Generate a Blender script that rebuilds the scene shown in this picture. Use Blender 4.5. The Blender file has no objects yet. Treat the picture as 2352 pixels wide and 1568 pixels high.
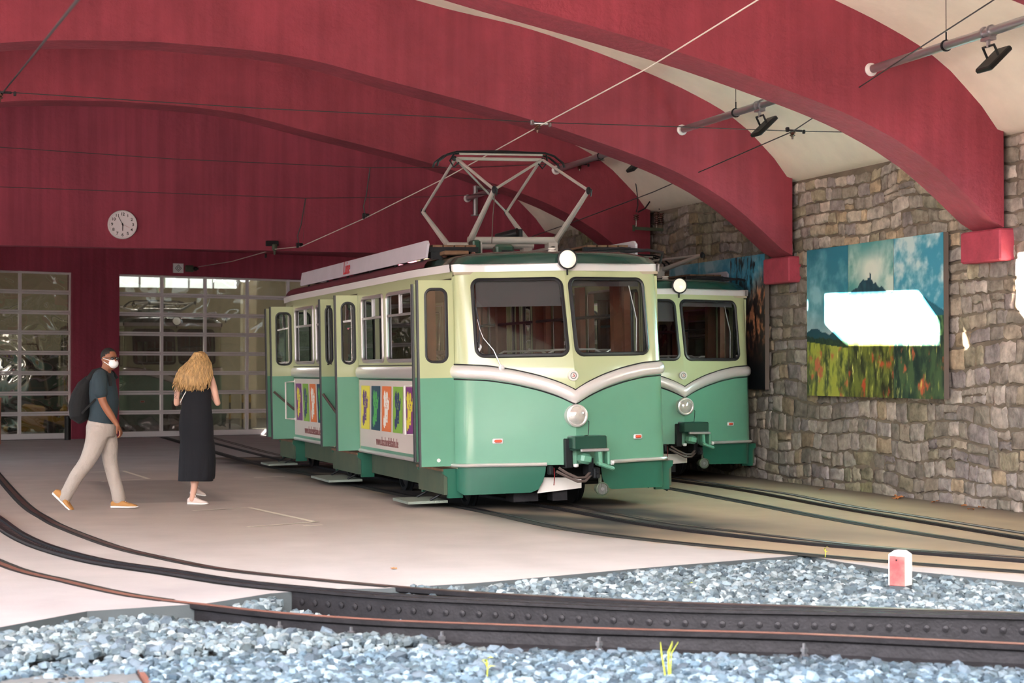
import bpy, math, random
from mathutils import Vector, Matrix
from mathutils.geometry import delaunay_2d_cdt
random.seed(7)
SC = bpy.context.scene
COL = SC.collection

# ---------------------------------------------------------------- camera, world, lights, exposure
FPX, CAMH, HORY, VPX = 4200.0, 1.6, 852.0, -170.0
YAW = math.atan((1176 - VPX) / FPX)
PIT = math.atan((HORY - 784) / FPX)
cam = bpy.data.cameras.new('camera')
cam.sensor_fit = 'HORIZONTAL'
cam.sensor_width = 36.0
cam.lens = 36.0 * FPX / 2352.0
cam.clip_start = 0.1
cam.clip_end = 500
cam.dof.use_dof = True
cam.dof.focus_distance = 21.5
cam.dof.aperture_fstop = 3.2
camo = bpy.data.objects.new('camera', cam)
camo.location = (0, 0, CAMH)
camo.rotation_euler = (math.pi / 2 + PIT, 0, -YAW)
COL.objects.link(camo)
SC.camera = camo

world = bpy.data.worlds.new('sky')
SC.world = world
world.use_nodes = True
wn = world.node_tree.nodes
wl = world.node_tree.links
for n in list(wn): wn.remove(n)
sky = wn.new('ShaderNodeTexSky')
sky.sky_type = 'NISHITA'
sky.sun_disc = False
sky.sun_elevation = math.radians(42)
sky.sun_rotation = math.radians(200)
sky.air_density = 1.0
sky.dust_density = 3.0
sky.ozone_density = 1.0
hs = wn.new('ShaderNodeHueSaturation'); hs.inputs['Saturation'].default_value = 0.55
bgn = wn.new('ShaderNodeBackground'); bgn.inputs['Strength'].default_value = 0.66
wo = wn.new('ShaderNodeOutputWorld')
wl.new(sky.outputs[0], hs.inputs['Color']); wl.new(hs.outputs[0], bgn.inputs[0]); wl.new(bgn.outputs[0], wo.inputs[0])

def look(o, target):
    d = Vector(target) - o.location
    o.rotation_euler = d.to_track_quat('-Z', 'Y').to_euler()

def add_light(name, kind, loc, target, energy, color=(1, 1, 1), **kw):
    l = bpy.data.lights.new(name, kind)
    l.energy = energy; l.color = color
    for k, v in kw.items(): setattr(l, k, v)
    o = bpy.data.objects.new(name, l)
    o.location = loc
    look(o, target)
    COL.objects.link(o)
    return o
# the sun is blocked by the added slope and only reaches the added paving
add_light('sun', 'SUN', (26, -26, 30), (0, 0, 0), 52.0, (1.0, 0.90, 0.82), angle=math.radians(0.6))
# sunlight thrown back by a window pane outside, landing on the wall pictures
def mirrored_sun():
    o = add_light('sun_glint', 'SPOT', (-3.0, 8.0, 2.7), (11.78, 21.0, 2.3), 1300000, (1.0, 0.95, 0.86), spot_size=math.radians(24), spot_blend=0.0, shadow_soft_size=0.006)
    l = o.data
    l.use_nodes = True
    nt = l.node_tree
    em = [n for n in nt.nodes if n.type == 'EMISSION'][0]
    tc = nt.nodes.new('ShaderNodeTexCoord')
    sp = nt.nodes.new('ShaderNodeSeparateXYZ')
    nt.links.new(tc.outputs['Normal'], sp.inputs[0])
    def m(op, a, b=None):
        n = nt.nodes.new('ShaderNodeMath'); n.operation = op
        for i, v in enumerate((a, b)):
            if v is None: continue
            if isinstance(v, (int, float)): n.inputs[i].default_value = v
            else: nt.links.new(v, n.inputs[i])
        return n.outputs[0]
    zz = m('ABSOLUTE', sp.outputs[2])
    sx = m('DIVIDE', sp.outputs[0], zz)
    sy = m('DIVIDE', sp.outputs[1], zz)
    bpy.context.view_layer.update()
    inv = o.matrix_world.inverted()
    def pr(y, z):
        p = inv @ Vector((11.70, y, z))
        return (p.x / -p.z, p.y / -p.z)
    def mask(poly):
        c = (sum(p[0] for p in poly) / len(poly), sum(p[1] for p in poly) / len(poly))
        out = None
        for i in range(len(poly)):
            a, b = poly[i], poly[(i + 1) % len(poly)]
            nx, ny = b[1] - a[1], -(b[0] - a[0])
            ln = math.hypot(nx, ny); nx /= ln; ny /= ln
            k = nx * a[0] + ny * a[1]
            if nx * c[0] + ny * c[1] < k: nx, ny, k = -nx, -ny, -k
            v = m('SUBTRACT', m('ADD', m('MULTIPLY', sx, nx), m('MULTIPLY', sy, ny)), k)
            v = m('MULTIPLY', v, 260.0)
            v = m('MINIMUM', m('MAXIMUM', v, 0.0), 1.0)
            out = v if out is None else m('MULTIPLY', out, v)
        return out
    big = mask([pr(22.51, 2.67), pr(20.01, 2.61), pr(19.50, 2.21), pr(19.50, 1.90), pr(21.87, 1.93), pr(22.51, 2.24)])
    s1 = mask([pr(23.10, 2.62), pr(22.97, 2.60), pr(22.97, 2.44), pr(23.08, 2.42)])
    s2 = mask([pr(19.12, 2.18), pr(18.98, 2.0), pr(18.98, 1.86), pr(19.1, 1.84)])
    s3 = mask([pr(17.98, 2.95), pr(17.5, 2.95), pr(17.5, 1.9), pr(18.03, 2.35)])
    tot = m('ADD', m('ADD', big, m('MULTIPLY', s1, .7)), m('ADD', m('MULTIPLY', s2, .35), s3))
    nt.links.new(m('MULTIPLY', tot, 1.0), em.inputs['Strength'])
    em.inputs['Color'].default_value = (1, 0.96, 0.88, 1)
mirrored_sun()
SC.view_settings.view_transform = 'Standard'
SC.view_settings.look = 'None'
SC.view_settings.gamma = 1.0
SC.view_settings.use_curve_mapping = False
SC.view_settings.exposure = 0.80

# ---------------------------------------------------------------- measuring helpers (eye rays onto real planes)
_fw = Vector((math.sin(YAW) * math.cos(PIT), math.cos(YAW) * math.cos(PIT), math.sin(PIT)))
_rt = Vector((math.cos(YAW), -math.sin(YAW), 0))
_up = _rt.cross(_fw)
EYE = Vector((0, 0, CAMH))
def ray(x, y): return _fw * FPX + _rt * (x - 1176) + _up * (784 - y)
def on_z(x, y, z=0.0):
    r = ray(x, y); return EYE + r * ((z - CAMH) / r.z)
def on_x(x, y, X):
    r = ray(x, y); return EYE + r * (X / r.x)
def on_y(x, y, Y):
    r = ray(x, y); return EYE + r * (Y / r.y)

# ---------------------------------------------------------------- materials
def lin(c):
    c = c / 255.0
    return c / 12.92 if c <= 0.04045 else ((c + 0.055) / 1.055) ** 2.4
def rgb(r, g, b): return (lin(r), lin(g), lin(b), 1.0)
MATS = {}
def mat(name, col, rough=0.6, metal=0.0, var=0.0, vscale=3.0, bump=0.0, bscale=30.0, bdist=0.01, col2=None, attr=None, attr_mix=1.0, coat=0.0, emit=None, estr=0.0, spec=0.5, streak=0.0, sheen=0.0, stretch=(1, 1, 1), detail=6.0):
    m = bpy.data.materials.new(name); MATS[name] = m
    m.use_nodes = True
    nt = m.node_tree; N = nt.nodes; L = nt.links
    b = N['Principled BSDF']
    b.inputs['Roughness'].default_value = rough
    b.inputs['Metallic'].default_value = metal
    b.inputs['Coat Weight'].default_value = coat
    b.inputs['Coat Roughness'].default_value = 0.08
    b.inputs['Specular IOR Level'].default_value = spec
    if sheen: b.inputs['Sheen Weight'].default_value = sheen
    tc = N.new('ShaderNodeTexCoord')
    mp = N.new('ShaderNodeMapping'); mp.inputs['Scale'].default_value = stretch
    L.new(tc.outputs['Object'], mp.inputs[0])
    src = None
    if attr:
        a = N.new('ShaderNodeAttribute'); a.attribute_name = attr; src = a.outputs['Color']
    else:
        c = N.new('ShaderNodeRGB'); c.outputs[0].default_value = col; src = c.outputs[0]
    if col2 is not None or var:
        nz = N.new('ShaderNodeTexNoise'); nz.inputs['Scale'].default_value = vscale; nz.inputs['Detail'].default_value = detail; nz.inputs['Roughness'].default_value = 0.6
        L.new(mp.outputs[0], nz.inputs['Vector'])
        rp = N.new('ShaderNodeValToRGB')
        rp.color_ramp.elements[0].position = 0.35; rp.color_ramp.elements[1].position = 0.68
        L.new(nz.outputs['Fac'], rp.inputs[0])
        if col2 is not None:
            mx = N.new('ShaderNodeMixRGB'); L.new(rp.outputs[0], mx.inputs[0]); L.new(src, mx.inputs[1]); mx.inputs[2].default_value = col2
            src = mx.outputs[0]
        if var:
            rp2 = N.new('ShaderNodeMapRange'); L.new(nz.outputs['Fac'], rp2.inputs[0])
            rp2.inputs[1].default_value = 0.3; rp2.inputs[2].default_value = 0.7; rp2.inputs[3].default_value = 1 - var; rp2.inputs[4].default_value = 1 + var
            mu = N.new('ShaderNodeVectorMath'); mu.operation = 'SCALE'; L.new(src, mu.inputs[0]); L.new(rp2.outputs[0], mu.inputs['Scale'])
            src = mu.outputs[0]
    if streak:
        mp2 = N.new('ShaderNodeMapping'); mp2.inputs['Scale'].default_value = (5, 5, 0.25)
        L.new(tc.outputs['Object'], mp2.inputs[0])
        nz2 = N.new('ShaderNodeTexNoise'); nz2.inputs['Scale'].default_value = 1.5; nz2.inputs['Detail'].default_value = 5
        L.new(mp2.outputs[0], nz2.inputs['Vector'])
        rr = N.new('ShaderNodeMapRange'); L.new(nz2.outputs['Fac'], rr.inputs[0]); rr.inputs[1].default_value = 0.35; rr.inputs[2].default_value = 0.7; rr.inputs[3].default_value = 1 - streak; rr.inputs[4].default_value = 1 + streak
        mu = N.new('ShaderNodeVectorMath'); mu.operation = 'SCALE'; L.new(src, mu.inputs[0]); L.new(rr.outputs[0], mu.inputs['Scale'])
        src = mu.outputs[0]
    L.new(src, b.inputs['Base Color'])
    if bump:
        nb = N.new('ShaderNodeTexNoise'); nb.inputs['Scale'].default_value = bscale; nb.inputs['Detail'].default_value = 5
        L.new(mp.outputs[0], nb.inputs['Vector'])
        bp = N.new('ShaderNodeBump'); bp.inputs['Strength'].default_value = bump; bp.inputs['Distance'].default_value = bdist
        L.new(nb.outputs['Fac'], bp.inputs['Height']); L.new(bp.outputs[0], b.inputs['Normal'])
    if emit:
        b.inputs['Emission Color'].default_value = emit; b.inputs['Emission Strength'].default_value = estr
    return m
def glass_mat(name, tint=(0.9, 0.95, 0.93, 1), refl=1.0, wob=0.0, wscale=1.5, dust=0.0, rough=0.0):
    m = bpy.data.materials.new(name); MATS[name] = m
    m.use_nodes = True
    nt = m.node_tree; N = nt.nodes; L = nt.links
    for n in list(N): N.remove(n)
    out = N.new('ShaderNodeOutputMaterial')
    tr = N.new('ShaderNodeBsdfTransparent'); tr.inputs[0].default_value = tint
    gl = N.new('ShaderNodeBsdfGlossy'); gl.inputs['Roughness'].default_value = rough
    fr = N.new('ShaderNodeFresnel'); fr.inputs[0].default_value = 1.5
    mu = N.new('ShaderNodeMath'); mu.operation = 'MULTIPLY'; mu.use_clamp = True; mu.inputs[1].default_value = refl
    L.new(fr.outputs[0], mu.inputs[0])
    mx = N.new('ShaderNodeMixShader')
    L.new(mu.outputs[0], mx.inputs[0]); L.new(tr.outputs[0], mx.inputs[1]); L.new(gl.outputs[0], mx.inputs[2])
    last = mx.outputs[0]
    if dust:
        df = N.new('ShaderNodeBsdfDiffuse'); df.inputs[0].default_value = (.75, .73, .68, 1)
        m2 = N.new('ShaderNodeMixShader'); m2.inputs[0].default_value = dust
        L.new(last, m2.inputs[1]); L.new(df.outputs[0], m2.inputs[2]); last = m2.outputs[0]
    if wob:
        tc = N.new('ShaderNodeTexCoord')
        nz = N.new('ShaderNodeTexNoise'); nz.inputs['Scale'].default_value = wscale; nz.inputs['Detail'].default_value = 1.0; nz.inputs['Distortion'].default_value = 1.0
        L.new(tc.outputs['Object'], nz.inputs['Vector'])
        bp = N.new('ShaderNodeBump'); bp.inputs['Strength'].default_value = wob; bp.inputs['Distance'].default_value = 0.1
        L.new(nz.outputs['Fac'], bp.inputs['Height']); L.new(bp.outputs[0], gl.inputs['Normal'])
    L.new(last, out.inputs[0])
    return m

mat('red_plaster', rgb(150, 58, 74), 0.82, var=0.16, vscale=1.2, bump=0.55, bscale=14, bdist=0.03, streak=0.10)
mat('red_plaster_wall', rgb(156, 64, 84), 0.85, var=0.12, vscale=0.9, bump=0.4, bscale=14, bdist=0.025, streak=0.16)
mat('red_corbel', rgb(178, 70, 90), 0.8, var=0.2, vscale=5, bump=0.5, bscale=30)
mat('white_vault', rgb(244, 236, 222), 0.85, var=0.10, vscale=0.9, bump=0.3, bscale=9, bdist=0.02)
mat('concrete', rgb(168, 158, 150), 0.75, attr='tone', var=0.07, vscale=1.6, bump=0.3, bscale=40, bdist=0.006)
mat('concrete_block', rgb(96, 100, 104), 0.85, var=0.15, vscale=6, bump=0.4, bscale=40)
mat('ground_dirt', rgb(70, 72, 74), 0.95, var=0.3, vscale=6, bump=0.5, bscale=20)
mat('stone', (1, 1, 1, 1), 0.9, attr='tone', var=0.42, vscale=8.0, bump=0.9, bscale=11, bdist=0.03, detail=8)
mat('mortar', rgb(122, 110, 98), 0.95, var=0.3, vscale=2, bump=0.6, bscale=20)
mat('ballast', (1, 1, 1, 1), 0.8, attr='tone', var=0.15, vscale=12)
mat('ballast_a', rgb(88, 102, 116), 0.8, var=0.2, vscale=14)
mat('ballast_b', rgb(62, 74, 86), 0.8, var=0.2, vscale=14)
mat('rail_dark', rgb(44, 42, 46), 0.55, 0.6, var=0.25, vscale=10, bump=0.3, bscale=50)
mat('rail_head', rgb(120, 100, 98), 0.38, 0.85, var=0.2, vscale=4)
mat('rail_rust', rgb(140, 98, 88), 0.5, 0.5, var=0.2, vscale=4)
mat('groove', rgb(30, 28, 28), 0.9, var=0.3, vscale=10)
mat('cream', rgb(184, 191, 150), 0.28, coat=0.5, var=0.03, vscale=1.2, bump=0.05, bscale=3, bdist=0.02)
mat('green', rgb(102, 158, 134), 0.30, coat=0.5, var=0.05, vscale=1.2, bump=0.06, bscale=2.5, bdist=0.02)
mat('green_skirt', rgb(36, 98, 80), 0.32, coat=0.4, var=0.08, vscale=2, bump=0.08, bscale=2.5, bdist=0.03)
mat('green_dark', rgb(22, 66, 54), 0.3, coat=0.5, var=0.08)
mat('green_frame', rgb(72, 88, 72), 0.6, var=0.2, vscale=3, col2=rgb(78, 84, 66))
mat('roof_green', rgb(26, 62, 54), 0.25, coat=0.6)
mat('roof_reflection', rgb(92, 44, 54), 0.4, coat=0.2)  # reflection of the red ceiling painted in as the roof edge colour
mat('belt_alu', rgb(236, 230, 230), 0.28, 0.3, coat=.6)
mat('chrome', rgb(232, 226, 226), 0.30, 0.55, bump=0.04, bscale=3)
mat('alu', rgb(198, 192, 196), 0.38, 0.75)
mat('alu_white', rgb(235, 230, 232), 0.35, 0.12)
mat('board_grey', rgb(190, 184, 196), 0.5, var=0.05)
mat('rubber', rgb(30, 30, 36), 0.45)
mat('black', rgb(16, 17, 20), 0.5)
mat('black_metal', rgb(36, 38, 42), 0.45, 0.5)
mat('steel', rgb(150, 150, 156), 0.35, 0.9)
mat('panto_grey', rgb(196, 192, 188), 0.4, 0.3, var=.06)
mat('wire_sunlit', rgb(236, 230, 220), 0.35, 0.1)  # sunlit brightness put into the wire colour
mat('galv', rgb(176, 174, 180), 0.38, 0.85)
mat('wire', rgb(80, 76, 78), 0.5, 0.6)
mat('wood', rgb(118, 64, 42), 0.45, var=0.2, vscale=4)
mat('wood_slat', rgb(112, 84, 64), 0.8, var=0.3, vscale=8)
mat('blind', rgb(84, 80, 84), 0.85)
mat('white_paint', rgb(235, 228, 224), 0.5)
mat('panel_white', rgb(212, 200, 194), 0.5, var=0.04, vscale=1)
mat('poster', (1, 1, 1, 1), 0.45, attr='tone')
mat('lamp_glass', rgb(245, 238, 224), 0.12, var=0.08, vscale=12, emit=rgb(255, 245, 225), estr=0.25)
mat('orange_lens', rgb(235, 86, 60), 0.2, coat=0.8)
mat('red_lens', rgb(130, 20, 26), 0.2, coat=0.8)
mat('red_text', rgb(190, 40, 52), 0.5)
mat('grey_text', rgb(140, 92, 92), 0.6)
mat('hose', rgb(88, 74, 70), 0.55)
mat('insulator', rgb(96, 62, 54), 0.25, coat=0.6)
mat('seat', rgb(110, 60, 44), 0.6)
mat('inner', rgb(176, 164, 144), 0.7)
mat('clock_face', rgb(252, 242, 248), 0.4)
mat('sign_white', rgb(246, 246, 250), 0.4)
mat('sign_blue', rgb(20, 66, 84), 0.5)
mat('cream_wall', rgb(196, 186, 160), 0.8, var=0.06, vscale=1)
mat('yellow', rgb(214, 172, 40), 0.5)
mat('room_floor', rgb(110, 108, 100), 0.8)
mat('tape', rgb(232, 224, 208), 0.6)
mat('leaf', rgb(190, 120, 70), 0.7, var=0.2)
mat('weed', rgb(196, 204, 60), 0.6)
mat('post_red', rgb(214, 76, 80), 0.6, var=0.25, vscale=6, col2=rgb(222, 120, 112))
mat('post_white', rgb(232, 226, 222), 0.6, var=0.06, vscale=8)
mat('post_dark', rgb(66, 70, 76), 0.8, var=0.2)
mat('skin_man', rgb(146, 92, 66), 0.55)
mat('skin_woman', rgb(214, 166, 146), 0.55)
mat('hair_dark', rgb(26, 20, 18), 0.7, bump=0.4, bscale=120)
mat('hair_blond', rgb(178, 140, 92), 0.5, var=0.5, vscale=9, stretch=(6, 6, 1), bump=0.8, bscale=14, bdist=0.02)
mat('shirt', rgb(44, 58, 66), 0.9, var=0.06, bump=0.4, bscale=9, bdist=0.02)
mat('pants', rgb(178, 166, 158), 0.9, var=0.05, bump=0.9, bscale=6, bdist=0.05)
mat('dress', rgb(17, 18, 26), 0.9, bump=0.4, bscale=8, bdist=0.02)
mat('backpack', rgb(11, 11, 14), 0.85, bump=0.5, bscale=14, bdist=0.015)
mat('shoe_tan', rgb(182, 130, 76), 0.8)
mat('shoe_beige', rgb(220, 200, 192), 0.8)
mat('sole_white', rgb(240, 236, 234), 0.6)
mat('mask_white', rgb(240, 238, 240), 0.8)
mat('tattoo', rgb(110, 74, 76), 0.7)
mat('sunglass', rgb(14, 14, 16), 0.15, coat=1.0)
glass_mat('tram_glass', (0.82, 0.86, 0.84, 1), 1.3)
glass_mat('door_glass', (0.72, 0.76, 0.76, 1), 11.0, wob=0.05, wscale=2)
glass_mat('gate_glass', (0.90, 0.91, 0.88, 1), 9.0, wob=0.35, wscale=1.1, dust=0.03)

# ---------------------------------------------------------------- mesh building
class MB:
    def __init__(s): s.v = []; s.f = []; s.c = None
    def add(s, vs, fs):
        o = len(s.v); s.v.extend([tuple(p) for p in vs]); s.f.extend([tuple(i + o for i in f) for f in fs]); return s
    def box(s, x0, x1, y0, y1, z0, z1):
        return s.add([(x0, y0, z0), (x1, y0, z0), (x1, y1, z0), (x0, y1, z0), (x0, y0, z1), (x1, y0, z1), (x1, y1, z1), (x0, y1, z1)],
                     [(0, 3, 2, 1), (4, 5, 6, 7), (0, 1, 5, 4), (1, 2, 6, 5), (2, 3, 7, 6), (3, 0, 4, 7)])
    def obox(s, c, size, rot=(0, 0, 0), bev=0.0):
        M = Matrix.Translation(Vector(c)) @ Matrix.LocRotScale(None, __import__('mathutils').Euler(rot), None)
        a, b, d = size[0] / 2, size[1] / 2, size[2] / 2
        t = MB()
        if bev <= 0: t.box(-a, a, -b, b, -d, d)
        else:
            r = min(bev, a * .98, b * .98, d * .98)
            rings = []
            for z, k in ((-d, r), (-d + r, 0), (d - r, 0), (d, r)):
                x, y = a - k, b - k
                q = r if k == 0 else r * .6
                rings.append([(x, -y + q, z), (x, y - q, z), (x - q, y, z), (-x + q, y, z), (-x, y - q, z), (-x, -y + q, z), (-x + q, -y, z), (x - q, -y, z)])
            for rg in rings: t.v.extend(rg)
            for i in range(3):
                for j in range(8): t.f.append((i * 8 + j, i * 8 + (j + 1) % 8, i * 8 + 8 + (j + 1) % 8, i * 8 + 8 + j))
            t.f.append(tuple(range(7, -1, -1))); t.f.append(tuple(range(24, 32)))
        return s.add([M @ Vector(p) for p in t.v], t.f)
    def bar(s, p, q, w, h, up=(0, 0, 1)):
        p, q = Vector(p), Vector(q); d = (q - p).normalized(); u = Vector(up)
        if abs(d.dot(u)) > .99: u = Vector((1, 0, 0))
        a = d.cross(u).normalized() * w / 2; b = a.cross(d).normalized() * h / 2
        vs = [p - a - b, p + a - b, p + a + b, p - a + b, q - a - b, q + a - b, q + a + b, q - a + b]
        return s.add(vs, [(0, 1, 2, 3), (7, 6, 5, 4), (0, 4, 5, 1), (1, 5, 6, 2), (2, 6, 7, 3), (3, 7, 4, 0)])
    def tube(s, pts, r, n=8, closed=False, caps=True, flat=None):
        pts = [Vector(p) for p in pts]; k = len(pts)
        rs = r if isinstance(r, list) else [r] * k
        prev = None; rings = []
        for i, p in enumerate(pts):
            if closed: d = pts[(i + 1) % k] - pts[i - 1]
            else: d = pts[min(i + 1, k - 1)] - pts[max(i - 1, 0)]
            if d.length < 1e-9: d = Vector((0, 0, 1))
            d.normalize()
            if prev is None:
                a = d.orthogonal().normalized()
                if flat is not None:
                    a = Vector(flat) - d * d.dot(Vector(flat)); a.normalize()
            else:
                a = prev - d * d.dot(prev)
                a = a.normalized() if a.length > 1e-6 else d.orthogonal().normalized()
            prev = a; b = d.cross(a)
            ra, rb = rs[i] if isinstance(rs[i], (tuple, list)) else (rs[i], rs[i])
            rings.append([p + a * ra * math.cos(2 * math.pi * j / n) + b * rb * math.sin(2 * math.pi * j / n) for j in range(n)])
        vs = [q for rg in rings for q in rg]; fs = []
        for i in range(k if closed else k - 1):
            i2 = (i + 1) % k
            for j in range(n):
                fs.append((i * n + j, i * n + (j + 1) % n, i2 * n + (j + 1) % n, i2 * n + j))
        if caps and not closed:
            fs.append(tuple(range(n - 1, -1, -1))); fs.append(tuple((k - 1) * n + j for j in range(n)))
        return s.add(vs, fs)
    def lathe(s, prof, c, axis=(0, 0, 1), n=20):
        c = Vector(c); ax = Vector(axis).normalized(); a = ax.orthogonal().normalized(); b = ax.cross(a)
        vs = []; fs = []
        for r, h in prof:
            for j in range(n):
                t = 2 * math.pi * j / n
                vs.append(c + ax * h + (a * math.cos(t) + b * math.sin(t)) * r)
        for i in range(len(prof) - 1):
            for j in range(n): fs.append((i * n + j, i * n + (j + 1) % n, (i + 1) * n + (j + 1) % n, (i + 1) * n + j))
        fs.append(tuple(range(n - 1, -1, -1))); fs.append(tuple((len(prof) - 1) * n + j for j in range(n)))
        return s.add(vs, fs)
    def ball(s, c, r, n=12, rot=None):
        rx, ry, rz = r if isinstance(r, (tuple, list)) else (r, r, r)
        R = __import__('mathutils').Euler(rot).to_matrix() if rot else Matrix.Identity(3)
        m = n // 2; c = Vector(c)
        vs = [c + R @ Vector((0, 0, rz))]
        for i in range(1, m):
            t = math.pi * i / m
            for j in range(n):
                u = 2 * math.pi * j / n
                vs.append(c + R @ Vector((rx * math.sin(t) * math.cos(u), ry * math.sin(t) * math.sin(u), rz * math.cos(t))))
        vs.append(c + R @ Vector((0, 0, -rz)))
        fs = [(0, 1 + j, 1 + (j + 1) % n) for j in range(n)]
        for i in range(m - 2):
            for j in range(n): fs.append((1 + i * n + j, 1 + (i + 1) * n + j, 1 + (i + 1) * n + (j + 1) % n, 1 + i * n + (j + 1) % n))
        e = len(vs) - 1
        fs += [(e, 1 + (m - 2) * n + (j + 1) % n, 1 + (m - 2) * n + j) for j in range(n)]
        return s.add(vs, fs)
    def prism(s, poly, fn, d0, d1):
        """closed 2D outline pushed between depths d0 and d1; fn(a, b, d) -> point"""
        n = len(poly)
        vs = [fn(a, b, d0) for a, b in poly] + [fn(a, b, d1) for a, b in poly]
        fs = [tuple(range(n)), tuple(range(2 * n - 1, n - 1, -1))] + [(i, i + n, (i + 1) % n + n, (i + 1) % n) for i in range(n)]
        return s.add(vs, fs)
    def sweep(s, pts, prof, closed_prof=True, ups=None, caps=True):
        """profile (side, up) carried along a path lying near level ground"""
        pts = [Vector(p) for p in pts]; k = len(pts); n = len(prof); vs = []; fs = []
        for i, p in enumerate(pts):
            d = pts[min(i + 1, k - 1)] - pts[max(i - 1, 0)]; d.z = 0; d.normalize()
            a = Vector((d.y, -d.x, 0))
            for u, w in prof: vs.append(p + a * u + Vector((0, 0, w)))
        m = n if closed_prof else n - 1
        for i in range(k - 1):
            for j in range(m): fs.append((i * n + j, (i + 1) * n + j, (i + 1) * n + (j + 1) % n, i * n + (j + 1) % n))
        if closed_prof and caps: fs.append(tuple(range(n))); fs.append(tuple((k - 1) * n + j for j in range(n - 1, -1, -1)))
        return s.add(vs, fs)
    def grid(s, fn, nu, nv):
        vs = [fn(i / nu, j / nv) for i in range(nu + 1) for j in range(nv + 1)]
        fs = [(i * (nv + 1) + j, (i + 1) * (nv + 1) + j, (i + 1) * (nv + 1) + j + 1, i * (nv + 1) + j + 1) for i in range(nu) for j in range(nv)]
        return s.add(vs, fs)
    def xf(s, M):
        s.v = [tuple(M @ Vector(p)) for p in s.v]; return s

def finish(me, smooth=True, ang=35):
    if smooth and len(me.polygons):
        me.polygons.foreach_set('use_smooth', [True] * len(me.polygons))
        me.set_sharp_from_angle(angle=math.radians(ang))
    me.update()
def obj(name, mb, m, parent=None, loc=None, smooth=True, ang=35, tone=None):
    me = bpy.data.meshes.new(name)
    me.from_pydata(mb.v, [], mb.f)
    me.validate()
    me.materials.append(MATS[m] if isinstance(m, str) else m)
    finish(me, smooth, ang)
    if tone is not None:
        at = me.color_attributes.new('tone', 'FLOAT_COLOR', 'POINT')
        flat = []
        for c in tone: flat.extend((c[0], c[1], c[2], 1.0))
        if len(flat) == 4 * len(me.vertices): at.data.foreach_set('color', flat)
    o = bpy.data.objects.new(name, me)
    COL.objects.link(o)
    if parent is not None: o.parent = parent
    if loc is not None: o.location = loc
    return o
def tag(o, label=None, cat=None, group=None, kind=None):
    if label: o['label'] = label
    if cat: o['category'] = cat
    if group: o['group'] = group
    if kind: o['kind'] = kind
    return o
def empty(name, loc=(0, 0, 0), rz=0.0):
    o = bpy.data.objects.new(name, None); o.empty_display_size = 0.1
    o.location = loc; o.rotation_euler = (0, 0, rz); COL.objects.link(o); return o
def struct(name, mb, m, parent=None, **k):
    o = obj(name, mb, m, parent, **k)
    if parent is None: o['kind'] = 'structure'
    return o
def copy_tree(o, parent=None):
    c = o.copy(); COL.objects.link(c); c.parent = parent
    for ch in list(o.children): copy_tree(ch, c)
    return c
def rr(x0, x1, z0, z1, r, n=5):
    out = []
    for cx, cz, a0 in ((x1 - r, z0 + r, -90), (x1 - r, z1 - r, 0), (x0 + r, z1 - r, 90), (x0 + r, z0 + r, 180)):
        for i in range(n + 1):
            a = math.radians(a0 + 90 * i / n); out.append((cx + r * math.cos(a), cz + r * math.sin(a)))
    return out
def inside(p, poly):
    x, y = p; c = False; n = len(poly); j = n - 1
    for i in range(n):
        xi, yi = poly[i]; xj, yj = poly[j]
        if (yi > y) != (yj > y) and x < (xj - xi) * (y - yi) / (yj - yi) + xi: c = not c
        j = i
    return c
def dens(poly, step):
    out = []
    for i in range(len(poly)):
        a, b = poly[i], poly[(i + 1) % len(poly)]
        k = max(1, int(math.hypot(b[0] - a[0], b[1] - a[1]) / step + .5))
        for t in range(k): out.append((a[0] + (b[0] - a[0]) * t / k, a[1] + (b[1] - a[1]) * t / k))
    return out
def panel(mb, outer, holes, fn, step, flip=False):
    """flat outline with openings, meshed finely and carried onto a surface by fn; returns the 2D points"""
    outer = dens(outer, step); holes = [dens(h, step) for h in holes]
    vs = []; es = []
    for ring in [outer] + holes:
        o = len(vs); vs += ring
        es += [(o + i, o + (i + 1) % len(ring)) for i in range(len(ring))]
    xs = [p[0] for p in outer]; ys = [p[1] for p in outer]
    nx = int((max(xs) - min(xs)) / step); ny = int((max(ys) - min(ys)) / step)
    for i in range(1, nx):
        for j in range(1, ny):
            p = (min(xs) + (max(xs) - min(xs)) * i / nx, min(ys) + (max(ys) - min(ys)) * j / ny)
            if not inside(p, outer) or any(inside(p, h) for h in holes): continue
            vs.append(p)
    r = delaunay_2d_cdt([Vector(p) for p in vs], es, [], 0, 1e-5)
    V = r[0]; F = []
    for f in r[2]:
        c = (sum(V[i][0] for i in f) / len(f), sum(V[i][1] for i in f) / len(f))
        if inside(c, outer) and not any(inside(c, h) for h in holes):
            F.append(tuple(reversed(f)) if flip else tuple(f))
    used = sorted({i for f in F for i in f}); mp = {u: k for k, u in enumerate(used)}
    mb.add([fn(V[i][0], V[i][1]) for i in used], [tuple(mp[i] for i in f) for f in F])
    return [(V[i][0], V[i][1]) for i in used]
def interp(tab, x):
    if x <= tab[0][0]: return tab[0][1]
    for (a, va), (b, vb) in zip(tab, tab[1:]):
        if x <= b: return va + (vb - va) * (x - a) / (b - a)
    return tab[-1][1]
def smooth_path(pts, step=0.25):
    """Catmull-Rom through the points, resampled"""
    P = [Vector(p) for p in pts]; P = [P[0] * 2 - P[1]] + P + [P[-1] * 2 - P[-2]]; out = []
    for i in range(1, len(P) - 2):
        a, b, c, d = P[i - 1:i + 3]
        n = max(1, int((c - b).length / step + .5))
        for t in range(n):
            t = t / n
            out.append(.5 * ((2 * b) + (c - a) * t + (2 * a - 5 * b + 4 * c - d) * t * t + (3 * b - a - 3 * c + d) * t ** 3))
    out.append(P[-2]); return out
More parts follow.
